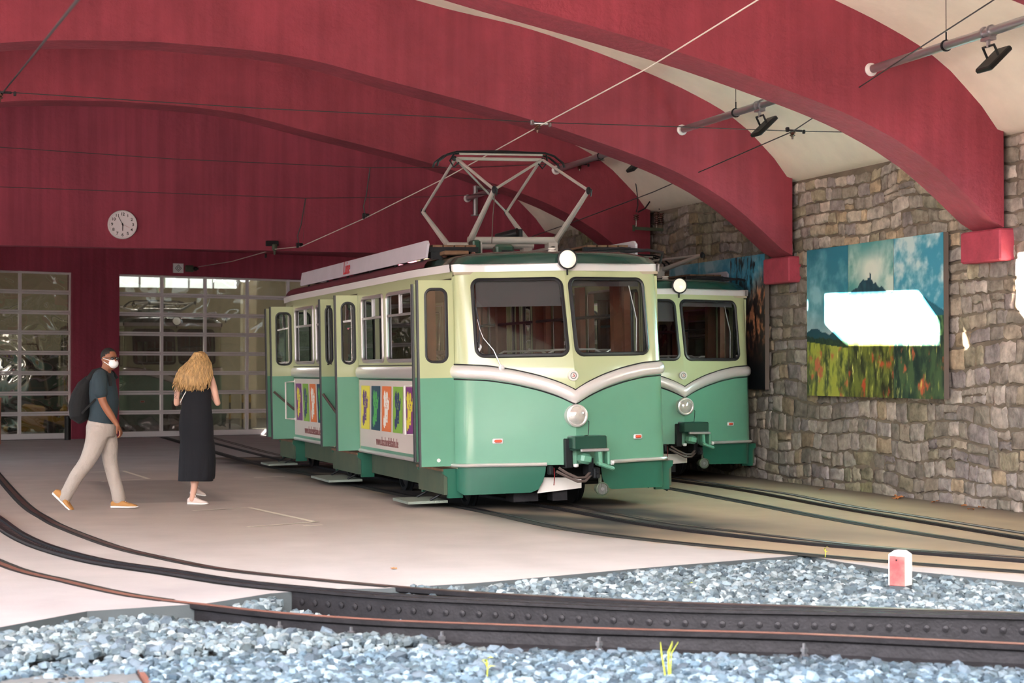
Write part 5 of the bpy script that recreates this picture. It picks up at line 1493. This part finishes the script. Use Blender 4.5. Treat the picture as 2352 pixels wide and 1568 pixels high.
p = on_y(145, 960, 48.5); r = empty('trolley', (p.x, 48.7, 0)); tag(r, 'wire trolley with yellow canister behind the left gate near the red pillar', 'trolley')
obj('trolley_frame', MB().tube([(-.3, -.2, .1), (-.3, -.2, 1.0), (.3, -.2, 1.0), (.3, -.2, .1)], .015).tube([(-.3, .2, .1), (-.3, .2, 1.0), (.3, .2, 1.0), (.3, .2, .1)], .015).box(-.32, .32, -.22, .22, .1, .14), 'black_metal', r)
obj('canister', MB().lathe([(.12, .14), (.12, .6), (.05, .68), (.05, .74)], (.05, 0, 0), (0, 0, 1), 14), 'yellow', r)
p = on_y(60, 800, 55); r = empty('storage_cabinet', (p.x, 55, 0)); tag(r, 'tall dark cabinet deep inside the workshop behind the left gate', 'cabinet')
obj('cabinet_body', MB().obox((0, 0, 1.1), (1.8, .6, 2.2), (0, 0, 0), .02), 'green_frame', r); obj('cabinet_door', MB().box(-.86, -.02, -.33, -.30, .1, 2.1), 'black_metal', r); obj('cabinet_door', MB().box(.02, .86, -.33, -.30, .1, 2.1), 'black_metal', r)
# ================================================================ PEOPLE
def fuse(name, mb, m, parent, vox=.008, smooth=3, ang=180):
    """melt overlapping limbs into one continuous skin"""
    o = obj(name, mb, m, None)
    md = o.modifiers.new('r', 'REMESH'); md.mode = 'VOXEL'; md.voxel_size = vox; md.use_smooth_shade = True
    sm = o.modifiers.new('s', 'SMOOTH'); sm.iterations = smooth; sm.factor = .5
    bpy.context.view_layer.update()
    me = bpy.data.meshes.new_from_object(o.evaluated_get(bpy.context.evaluated_depsgraph_get()))
    old = o.data; o.modifiers.clear(); o.data = me; bpy.data.meshes.remove(old); me.name = name
    me.polygons.foreach_set('use_smooth', [True] * len(me.polygons))
    if not me.materials: me.materials.append(MATS[m])
    o.parent = parent
    return o
def limb(m, pts, rs_, n=14):
    P_ = smooth_list(pts, rs_)
    m.tube([p for p, _ in P_], [r for _, r in P_], n=n)
    m.ball(pts[0], rs_[0] if not isinstance(rs_[0], tuple) else min(rs_[0]), n); m.ball(pts[-1], rs_[-1] if not isinstance(rs_[-1], tuple) else min(rs_[-1]), n)
def smooth_list(pts, rs_, k=5):
    P_ = [Vector(p) for p in pts]; R_ = [Vector(r) if isinstance(r, tuple) else Vector((r, r)) for r in rs_]
    P_ = [P_[0] * 2 - P_[1]] + P_ + [P_[-1] * 2 - P_[-2]]; R_ = [R_[0]] + R_ + [R_[-1]]; out = []
    for i in range(1, len(P_) - 2):
        for t in range(k):
            t /= k
            cr = lambda a, b, c, d: .5 * ((2 * b) + (c - a) * t + (2 * a - 5 * b + 4 * c - d) * t * t + (3 * b - a - 3 * c + d) * t ** 3)
            r = cr(*R_[i - 1:i + 3]); out.append((cr(*P_[i - 1:i + 3]), (max(.003, r.x), max(.003, r.y))))
    r = R_[-2]; out.append((P_[-2], (r.x, r.y)))
    return out
def hand(m, w, d, nrm, size=1.0, curl=.5):
    """palm and five fingers; w wrist, d pointing direction, nrm out of the palm side"""
    w = Vector(w); d = Vector(d).normalized(); nrm = Vector(nrm); nrm = (nrm - d * nrm.dot(d)).normalized(); s = d.cross(nrm)
    k = size
    m.tube([w - d * .01, w + d * .03 * k, w + d * .065 * k, w + d * .095 * k], [(.022 * k, .030 * k), (.018 * k, .038 * k), (.016 * k, .043 * k), (.012 * k, .040 * k)], n=12, flat=nrm)
    for i, (o_, ln) in enumerate(((-.031, .070), (-.010, .080), (.012, .075), (.032, .058))):
        b = w + d * .088 * k + s * o_ * k
        a1 = curl * .8; a2 = curl * 1.9
        p1_ = b + (d * math.cos(a1) + nrm * math.sin(a1)) * ln * .45 * k
        p2_ = p1_ + (d * math.cos(a2) + nrm * math.sin(a2)) * ln * .32 * k
        p3__ = p2_ + (d * math.cos(a2 + curl) + nrm * math.sin(a2 + curl)) * ln * .25 * k
        m.tube([b, p1_, p2_, p3__], [.0098 * k, .009 * k, .008 * k, .0066 * k], n=8); m.ball(p3__, .0066 * k, 8)
    b = w + d * .03 * k - s * .030 * k
    t1 = b + (d * .75 - s * .6 + nrm * .25).normalized() * .042 * k
    t2 = t1 + (d * .9 - s * .1 + nrm * .5).normalized() * .034 * k
    m.tube([b, t1, t2], [.014 * k, .0108 * k, .008 * k], n=8); m.ball(t2, .008 * k, 8)
def shoe(parent, heel, toe, roll, upm, solem, size, name='shoe', ang_up=None):
    """heel and toe are points of the sole on its centre line"""
    heel, toe = Vector(heel), Vector(toe); d = (toe - heel); L_ = d.length; d.normalize()
    up = Vector(roll); up = (up - d * up.dot(d)).normalized(); s = d.cross(up)
    def ring(t, w, z0, z1, n=12):
        return None
    def loft(prof, n=14):
        m = MB(); rings = []
        for t, hw, zb_, zt, off in prof:
            c = heel + d * (t * L_) + s * off
            rg = []
            for j in range(n):
                a = 2 * math.pi * j / n
                ca, sa = math.cos(a), math.sin(a)
                zz = (zb_ + zt) / 2 + (zt - zb_) / 2 * (abs(sa) ** .7) * (1 if sa >= 0 else -1)
                rg.append(c + s * hw * (abs(ca) ** .75) * (1 if ca >= 0 else -1) + up * zz)
            rings.append(rg)
        vs = [p for r in rings for p in r]; fs = []
        for i in range(len(prof) - 1):
            for j in range(n): fs.append((i * n + j, i * n + (j + 1) % n, (i + 1) * n + (j + 1) % n, (i + 1) * n + j))
        fs.append(tuple(range(n - 1, -1, -1))); fs.append(tuple((len(prof) - 1) * n + j for j in range(n)))
        return m.add(vs, fs)
    k = size
    sole = loft([(-.03, .014 * k, .012, .026, 0), (0, .032 * k, .0, .03, 0), (.15, .038 * k, 0, .030, 0), (.4, .034 * k, .0, .026, 0), (.7, .047 * k, 0, .024, 0), (.9, .040 * k, .003, .024, 0), (1.0, .024 * k, .008, .022, 0), (1.03, .008 * k, .012, .02, 0)])
    upper = loft([(-.02, .012 * k, .022, .06, 0), (0, .028 * k, .022, .075, 0), (.12, .034 * k, .022, .095, 0), (.3, .034 * k, .022, .10, 0), (.48, .036 * k, .02, .082, 0), (.7, .043 * k, .018, .058, 0), (.88, .036 * k, .018, .044, 0), (.98, .018 * k, .018, .032, 0)])
    sh = obj(name, upper, upm, parent, ang=80)
    obj('sole', sole, solem, sh, ang=50)
    lc = MB()
    for i in range(4):
        t = .36 + i * .09; c = heel + d * (t * L_); z_ = .098 - i * .012
        lc.tube([c - s * .022 * k + up * (z_ - .012), c + up * (z_ + .004), c + s * .022 * k + up * (z_ - .012)], .004, n=5)
    c = heel + d * (.36 * L_) + up * .10
    lc.tube([c, c + s * .02 + up * .02, c + s * .03 + d * .02, c], .003, n=5)
    obj('laces', lc, 'sole_white', sh)
    return sh

# ---------------- the man, striding to the right
mo = on_z(240, 1168, 0)
man = empty('person', (mo.x, mo.y, 0), -YAW)
tag(man, 'person in grey-blue t-shirt, beige trousers, sunglasses and white mask, striding right with a backpack', 'person')
K = 689.7 * 1.0
def MP(u, v, y=0.0): return Vector(((u - 570) / K, y, (1385 - v) / K))
b = MB()
# head, turned towards the camera
hc = MP(607, 188)
b.ball(hc + Vector((-.008, .0, .025)), (.092, .080, .105), 20)
b.ball(hc + Vector((.03, -.02, -.045)), (.062, .060, .078), 16)
fd = Vector((.80, -.60, 0)).normalized(); fs_ = Vector((-fd.y, fd.x, 0))
b.ball(hc + fd * .062 + Vector((0, 0, -.03)), (.03, .03, .045), 12)
b.tube([hc + fd * .082 + Vector((0, 0, .02)), hc + fd * .108 + Vector((0, 0, -.02)), hc + fd * .085 + Vector((0, 0, -.03))], [.010, .015, .01], n=8)
for s in (-1, 1): b.ball(hc - fd * .012 + fs_ * s * .084 + Vector((0, 0, -.005)), (.018, .014, .033), 10)
limb(b, [MP(572, 300), MP(582, 262), hc + Vector((-.02, 0, -.04))], [.066, .060, .058])
limb(b, [MP(560, 330), MP(550, 450), MP(545, 600)], [.10, .11, .12])
# near (right) arm
limb(b, [MP(556, 345, -.19), MP(566, 440, -.205), MP(590, 530, -.21), MP(640, 620, -.20), MP(692, 700, -.19)], [.062, .056, .046, .043, .029], 14)
hand(b, MP(696, 705, -.19), MP(730, 770) - MP(696, 705), (-1, .1, .2), 1.08, .55)
# far arm swings back, hidden by the body
limb(b, [MP(570, 345, .19), MP(545, 460, .21), MP(520, 540, .22), MP(540, 640, .2)], [.056, .05, .042, .03], 12)
hand(b, MP(542, 645, .2), (.2, 0, -1), (1, 0, 0), 1.0, .5)
# ankles
limb(b, [MP(430, 1020, -.09), MP(275, 1260, -.09), MP(262, 1300, -.09)], [.05, .04, .04], 10)
limb(b, [MP(600, 1020, .09), MP(668, 1280, .09), MP(672, 1330, .09)], [.05, .04, .04], 10)
fuse('body', b, 'skin_man', man, .0065, 3)
# hair cap
h = MB(); h.ball(hc + Vector((-.014, .006, .040)), (.094, .083, .098), 20)
hh_ = MB()
hh_.v = [p for p in h.v]; hh_.f = h.f
h2 = MB()
for i, p in enumerate(hh_.v):
    v = Vector(p) - hc; low = v.dot(fd) * 1.1 + .0
    if v.z < low + .0: p = tuple(hc + v * .86)
    h2.v.append(p)
h2.f = hh_.f
obj('hair', h2, 'hair_dark', man, ang=180)
# sunglasses
sg_ = MB()
for s in (-1, 1):
    c = hc + fd * .088 + fs_ * s * .033 + Vector((0, 0, .012))
    sg_.ball(c, (.026, .026, .020), 14)
sgo = obj('sunglasses', sg_, 'sunglass', man)
obj('temple_arm', MB().tube([hc + fd * .08 + fs_ * -.052 + Vector((0, 0, .018)), hc + fd * .03 + fs_ * -.086 + Vector((0, 0, .016)), hc - fd * .015 + fs_ * -.090 + Vector((0, 0, .008))], .004, n=5).tube([hc + fd * .102 + fs_ * -.02 + Vector((0, 0, .018)), hc + fd * .102 + fs_ * .02 + Vector((0, 0, .018))], .004, n=5), 'black', sgo)
# face mask
mk = MB(); c = hc + fd * .068 + Vector((0, 0, -.048))
R2 = Matrix(((fd.x, fs_.x, 0), (fd.y, fs_.y, 0), (0, 0, 1)))
t = MB().ball((0, 0, 0), (.052, .062, .056), 18)
mk.add([c + R2 @ Vector(p) for p in t.v], t.f)
mko = obj('face_mask', mk, 'mask_white', man, ang=180)
obj('ear_loop', MB().tube([c + fd * .02 + fs_ * -.055 + Vector((0, 0, .03)), hc - fd * .0 + fs_ * -.092 + Vector((0, 0, .012))], .004, n=5).tube([c + fd * .01 + fs_ * -.055 + Vector((0, 0, -.03)), hc - fd * .0 + fs_ * -.090 + Vector((0, 0, -.025))], .004, n=5), 'mask_white', mko)
# t-shirt
t = MB()
t.tube([MP(566, 290), MP(560, 325), MP(552, 380), MP(556, 450), MP(566, 530), MP(560, 620), MP(545, 700), MP(545, 722)],
       [(.085, .09), (.135, .19), (.150, .215), (.165, .205), (.168, .19), (.160, .18), (.158, .175), (.155, .175)], n=24, flat=(1, 0, 0))
for y, p in ((-1, [MP(556, 320, -.12), MP(556, 345, -.19), MP(564, 400, -.21), MP(570, 452, -.215)]), (1, [MP(566, 320, .12), MP(566, 345, .19), MP(558, 400, .21), MP(550, 440, .215)])):
    limb(t, p, [.085, .088, .078, .076], 14)
fuse('t_shirt', t, 'shirt', man, .009, 4)
# trousers
t = MB()
t.tube([MP(548, 690), MP(540, 740), MP(535, 800)], [(.165, .185), (.172, .19), (.165, .18)], n=22, flat=(1, 0, 0))
limb(t, [MP(530, 760, -.085), MP(500, 880, -.095), MP(440, 1010, -.10), MP(360, 1120, -.10), MP(300, 1230, -.10), MP(268, 1290, -.10)], [(.135, .13), (.115, .115), (.092, .09), (.082, .082), (.076, .075), (.078, .075)], 16)
limb(t, [MP(550, 760, .085), MP(590, 880, .09), MP(598, 1000, .09), MP(625, 1120, .09), MP(655, 1230, .09), MP(672, 1305, .09)], [(.135, .13), (.105, .11), (.085, .09), (.078, .08), (.076, .078), (.080, .08)], 16)
tro = fuse('trousers', t, 'pants', man, .009, 4)
obj('pocket_edge', MB().tube([MP(575, 742, -.186), MP(572, 775, -.178), MP(555, 790, -.178)], .004, n=5), 'post_dark', tro)
shoe(man, MP(172, 1262, -.11), MP(338, 1412, -.14), (.55, -.12, .80), 'shoe_tan', 'sole_white', 1.05)
shoe(man, MP(615, 1384, .09), MP(832, 1380, .02), (0, 0, 1), 'shoe_tan', 'sole_white', 1.1)
# the backpack hangs on his back
bp = empty('backpack', (0, 0, 0)); bp.matrix_world = Matrix.Translation((mo.x, mo.y, 0)) @ Matrix.Rotation(-YAW, 4, 'Z')
tag(bp, 'black backpack carried on the back of the striding man', 'backpack')
t = MB()
t.tube([MP(455, 335), MP(415, 400), MP(385, 480), MP(370, 570), MP(372, 640), MP(400, 685)], [(.05, .10), (.095, .135), (.12, .15), (.135, .155), (.12, .15), (.06, .12)], n=20, flat=(1, 0, 0))
t.ball(MP(335, 570), (.085, .12, .12), 14)
t.ball(MP(440, 360), (.04, .06, .05), 12)
fuse('pack_body', t, 'backpack', bp, .009, 4)
obj('shoulder_strap', MB().tube([MP(450, 350, -.12), MP(500, 285, -.13), MP(555, 270, -.135), MP(605, 300, -.15), MP(632, 345, -.155), MP(636, 400, -.15)], (.008, .028), n=8, flat=(0, 1, .2)), 'backpack', bp)
obj('shoulder_strap', MB().tube([MP(450, 350, .12), MP(500, 285, .13), MP(555, 270, .135), MP(610, 300, .15), MP(640, 345, .15)], (.008, .028), n=8, flat=(0, 1, .2)), 'backpack', bp)
obj('lower_strap', MB().tube([MP(410, 620, -.15), MP(460, 570, -.19), MP(520, 510, -.19), MP(545, 490, -.16)], (.006, .014), n=6, flat=(0, 1, 0)), 'backpack', bp)
obj('side_badge', MB().obox(MP(292, 580, -.05), (.012, .04, .03), (0, 0, .2), .004), 'post_dark', bp)

# ---------------- the woman, seen from behind
wo_ = on_z(450, 1159, 0)
wom = empty('person', (wo_.x, wo_.y, 0), -YAW)
tag(wom, 'person with long wavy blond hair in a long black sleeveless dress, seen from behind', 'person')
K2 = 681.0
def WP(u, v, y=0.0): return Vector(((u - 1290) / K2, y, (1357 - v) / K2))
b = MB()
hc = WP(1330, 190)
b.ball(hc, (.078, .09, .108), 18); b.ball(hc + Vector((.03, .04, -.04)), (.05, .055, .06), 14)
b.tube([hc + Vector((.05, .075, .01)), hc + Vector((.06, .10, -.02))], [.01, .014], n=8)
limb(b, [WP(1300, 320), WP(1315, 270), hc], [.055, .05, .05])
limb(b, [WP(1285, 340), WP(1285, 560), WP(1290, 760)], [.11, .11, .13])
limb(b, [WP(1405, 318), WP(1432, 400), WP(1452, 480, .0), WP(1462, 528, .02)], [.045, .042, .037, .036])
limb(b, [WP(1462, 528, .02), WP(1430, 500, .12), WP(1390, 460, .2)], [.035, .030, .024])
hand(b, WP(1388, 458, .2), (-.8, .3, .25), (-.2, .2, 1), .9, .6)
limb(b, [WP(1165, 318), WP(1145, 400), WP(1132, 480), WP(1128, 530, .02)], [.045, .041, .036, .036])
limb(b, [WP(1128, 530, .02), WP(1170, 505, .12), WP(1215, 470, .2)], [.035, .030, .024])
hand(b, WP(1217, 468, .2), (.8, .3, .25), (.2, .2, 1), .9, .6)
limb(b, [WP(1300, 780, -.02), WP(1292, 1000, -.02), WP(1288, 1130, -.02), WP(1270, 1260, -.02), WP(1262, 1310, -.02)], [.08, .058, .052, .036, .036])
limb(b, [WP(1270, 780, .10), WP(1262, 1000, .16), WP(1250, 1130, .22), WP(1240, 1240, .27), WP(1236, 1270, .28)], [.08, .058, .052, .034, .034])
fuse('body', b, 'skin_woman', wom, .0075, 3)
t = MB()
t.tube([WP(1292, 300), WP(1288, 330), WP(1288, 400), WP(1292, 480), WP(1292, 560), WP(1290, 640), WP(1290, 720), WP(1298, 840), WP(1300, 850), WP(1302, 1000), WP(1292, 1120), WP(1290, 1158)],
       [(.10, .06), (.155, .10), (.178, .125), (.178, .13), (.180, .13), (.198, .145), (.208, .16), (.200, .16), (.208, .165), (.215, .175), (.210, .185), (.205, .18)], n=28, flat=(1, 0, 0))
dr = fuse('dress', t, 'dress', wom, .010, 4)
ru = MB(); nn_ = 60
for i, (v, rx, ry) in enumerate(((843, .198, .158), (870, .205, .163), (1000, .216, .175), (1120, .214, .19), (1153, .212, .188))):
    for j in range(nn_):
        a = 2 * math.pi * j / nn_; f_ = 1 + (.022 * math.sin(a * 13) + .018 * math.sin(a * 7 + 1)) * min(1, i * .5)
        ru.v.append(tuple(WP(1298 - i * 2 + (0, 2, 4, 2, 0)[i], v + (8 * math.cos(a + 2.6) if i == 4 else 0)) + Vector((rx * f_ * math.cos(a), ry * f_ * math.sin(a), 0))))
for i in range(4):
    for j in range(nn_): ru.f.append((i * nn_ + j, i * nn_ + (j + 1) % nn_, (i + 1) * nn_ + (j + 1) % nn_, (i + 1) * nn_ + j))
obj('dress_flounce', ru, 'dress', dr, ang=180)
# wavy hair: a mass overlaid with strands
t = MB()
t.ball(hc + Vector((-.005, -.01, .01)), (.098, .105, .118), 18)
t.tube([WP(1322, 120, -.02), WP(1310, 200, -.03), WP(1290, 270, -.07), WP(1265, 330, -.11), WP(1262, 385, -.125), WP(1270, 425, -.12)], [(.07, .08), (.125, .11), (.170, .10), (.180, .085), (.150, .06), (.05, .03)], n=22, flat=(1, 0, 0))
t.tube([WP(1180, 330, -.06), WP(1165, 370, -.08), WP(1170, 410, -.09)], [(.07, .06), (.06, .05), (.03, .02)], n=12, flat=(1, 0, 0))
hm = fuse('hair', t, 'hair_blond', wom, .009, 3)
rh = random.Random(5); stm = MB()
for i in range(170):
    f_ = i / 169; sx_ = -1 + 2 * f_
    side = sx_ + rh.uniform(-.05, .05)
    dep = math.sqrt(max(0, 1 - side * side))
    top = Vector((hc.x + .02 + side * .05, hc.y - .02 - dep * .03, hc.z + .105 - abs(side) * .02))
    ph = rh.uniform(0, 6); am = rh.uniform(.008, .02); L_ = rh.uniform(.36, .48) - abs(side) * .03
    ex = -.045 + side * rh.uniform(.17, .23); pts = []
    for k in range(15):
        q = k / 14
        x = top.x + (ex + WP(1290, 0).x - top.x + .0) * (q ** .9) + side * .055 * math.sin(q * math.pi) + am * math.sin(ph + q * 17) * q
        y = top.y - dep * (.075 * math.sin(min(1, q * 2.2) * math.pi / 2)) - .035 * q - .05 * dep * q * (1 - q) + am * .6 * math.cos(ph + q * 15) * q
        y = min(y, hc.y + .06) - .015
        pts.append((x, y, top.z - L_ * q - .0))
    stm.tube(pts, [(.006 + .004 * math.sin(math.pi * k / 14)) for k in range(14)] + [.001], n=5)
obj('hair_strands', stm, 'hair_blond', hm, ang=180)
obj('bag_strap', MB().tube([WP(1222, 432, -.125), WP(1200, 470, -.125), WP(1172, 520, -.09), WP(1165, 540, 0)], (.004, .008), n=6), 'post_white', wom)
tt = MB()
for k in range(3):
    tt.tube([WP(1118 + k * 8 + 5 * math.sin(j * 1.7 + k), 430 + j * 9, -.036 - .002 * k) for j in range(8)], .0022, n=4)
obj('tattoo', tt, 'tattoo', wom)
shoe(wom, WP(1225, 1355, -.0), WP(1392, 1355, -.04), (0, 0, 1), 'shoe_beige', 'sole_white', .95)
shoe(wom, WP(1206, 1282, .30), WP(1330, 1308, .34), (-.1, 0, 1), 'shoe_beige', 'sole_white', .95)
# ================================================================ BALLAST
rb = random.Random(11)
def stone_template(k):
    t = MB().ball((0, 0, 0), 1.0, 6)
    r = random.Random(100 + k); sx_, sy_, sz_ = r.uniform(.8, 1.25), r.uniform(.6, .95), r.uniform(.42, .75)
    vs = []
    for p in t.v:
        q = Vector(p) * r.uniform(.72, 1.12); vs.append((q.x * sx_, q.y * sy_, q.z * sz_))
    return vs, t.f
TPL = [stone_template(k) for k in range(14)]
slab_in = lambda x, y: inside((x, y), slab)
def near_rail(x, y):
    for P_, w in ((CA, .06), (CR, .12), (CB, .06)):
        for p in P_:
            if (p.x - x) ** 2 + (p.y - y) ** 2 > .16: continue
            d = math.hypot(p.x - x, p.y - y)
            if d < w: return True
    return False
def seg_near(x, y):
    for P_, w in ((CA, .055), (CR, .12), (CB, .055)):
        for a, b_ in zip(P_, P_[1:]):
            if abs(a.x - x) > .7 or abs(a.y - y) > .7: continue
            d = b_ - a; t = max(0, min(1, ((x - a.x) * d.x + (y - a.y) * d.y) / (d.x ** 2 + d.y ** 2)))
            if math.hypot(a.x + d.x * t - x, a.y + d.y * t - y) < w: return True
    return False
cpos = cc_.location
def scr(x, y, z):
    d = Vector((x, y, z)) - EYE; w = d.dot(_fw)
    return 1176 + FPX * d.dot(_rt) / w, 784 - FPX * d.dot(_up) / w
cand = []
n = 0
while n < 46000:
    n += 1
    x, y = rb.uniform(-.2, 10.2), rb.uniform(8.6, 14.4)
    u, v = scr(x, y, -.14)
    if u < -60 or u > 2420 or v > 1640: continue
    if slab_in(x, y) or seg_near(x, y): continue
    dx, dy = x - cpos.x, y - cpos.y
    ca, sa = math.cos(-math.radians(17) + .3), math.sin(-math.radians(17) + .3)
    lx, ly = dx * ca - dy * sa, dx * sa + dy * ca
    if abs(lx) < .42 and abs(ly) < .18: continue
    if math.hypot(x - mp_.x, y - mp_.y) < .09: continue
    s = rb.uniform(.018, .050) * (1.35 if rb.random() < .12 else 1)
    z_ = (-.052 if y > interp([(p.x, p.y) for p in CA], x) else -.10) + rb.uniform(-.02, .02) + .03 * noise2(x * 1.5, y * 1.5, 70)
    if u < 1000 and y > 10.9: z_ += .035
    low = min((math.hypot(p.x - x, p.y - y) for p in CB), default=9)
    oil_shade = 1.0
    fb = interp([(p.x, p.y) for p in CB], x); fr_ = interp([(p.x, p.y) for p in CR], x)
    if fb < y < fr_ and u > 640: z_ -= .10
    if y <= fb: oil_shade = min(1.0, .22 + max(0, fb - y - .1) * 1.3 * (1.0 if u < 1700 else .55)); z_ -= .07 * max(0, 1 - (fb - y) * 1.6)  # rail shade and oily tone painted into the stone colour
    cand.append((x, y, z_, s, u, v, oil_shade))
vis = [c for c in cand if 0 < c[4] < 2352 and c[5] < 1575]
vis.sort(key=lambda c: -c[3] / math.hypot(c[0], c[1]))
solo = vis[:300]; ss_ = set(map(id, solo))
big = MB(); tone = []
grp = [(154, 168, 176), (122, 138, 148), (176, 186, 190), (92, 106, 116), (140, 150, 156), (200, 206, 208), (110, 122, 126)]
V = []; F = []
for c in cand:
    if id(c) in ss_: continue
    vs, fs = TPL[rb.randrange(14)]
    R_ = __import__('mathutils').Euler((rb.uniform(-.5, .5), rb.uniform(-.5, .5), rb.uniform(0, 6.3))).to_matrix() * c[3]
    o = len(V); cl_ = rb.choice(grp); k = rb.uniform(.28, .62)
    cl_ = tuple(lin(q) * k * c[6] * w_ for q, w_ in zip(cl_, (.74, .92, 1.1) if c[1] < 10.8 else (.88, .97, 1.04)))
    for p in vs:
        q = R_ @ Vector(p); V.append((q.x + c[0], q.y + c[1], q.z + c[2])); tone.append(cl_)
    F.extend([tuple(i + o for i in f) for f in fs])
big.v, big.f = V, F
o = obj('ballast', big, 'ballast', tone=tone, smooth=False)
tag(o, 'grey-blue crushed stone ballast filling the bay around the foreground rails', 'ballast', kind='stuff')
protos = []
for k in range(14):
    m = MB().add(*TPL[k]); me_o = obj('ballast_stone', m, 'ballast_a' if k % 3 else 'ballast_b', smooth=False); protos.append(me_o)
for i, c in enumerate(solo):
    k = i % 14
    o = protos[k] if i < 14 else protos[k].copy()
    if i >= 14: COL.objects.link(o)
    o.location = (c[0], c[1], c[2] + .004); o.scale = (c[3],) * 3
    o.rotation_euler = (rb.uniform(-.5, .5), rb.uniform(-.5, .5), rb.uniform(0, 6.3))
    tag(o, 'loose grey-blue ballast stone in the track bed close to the camera', 'stone', 'loose ballast stones nearest the camera')
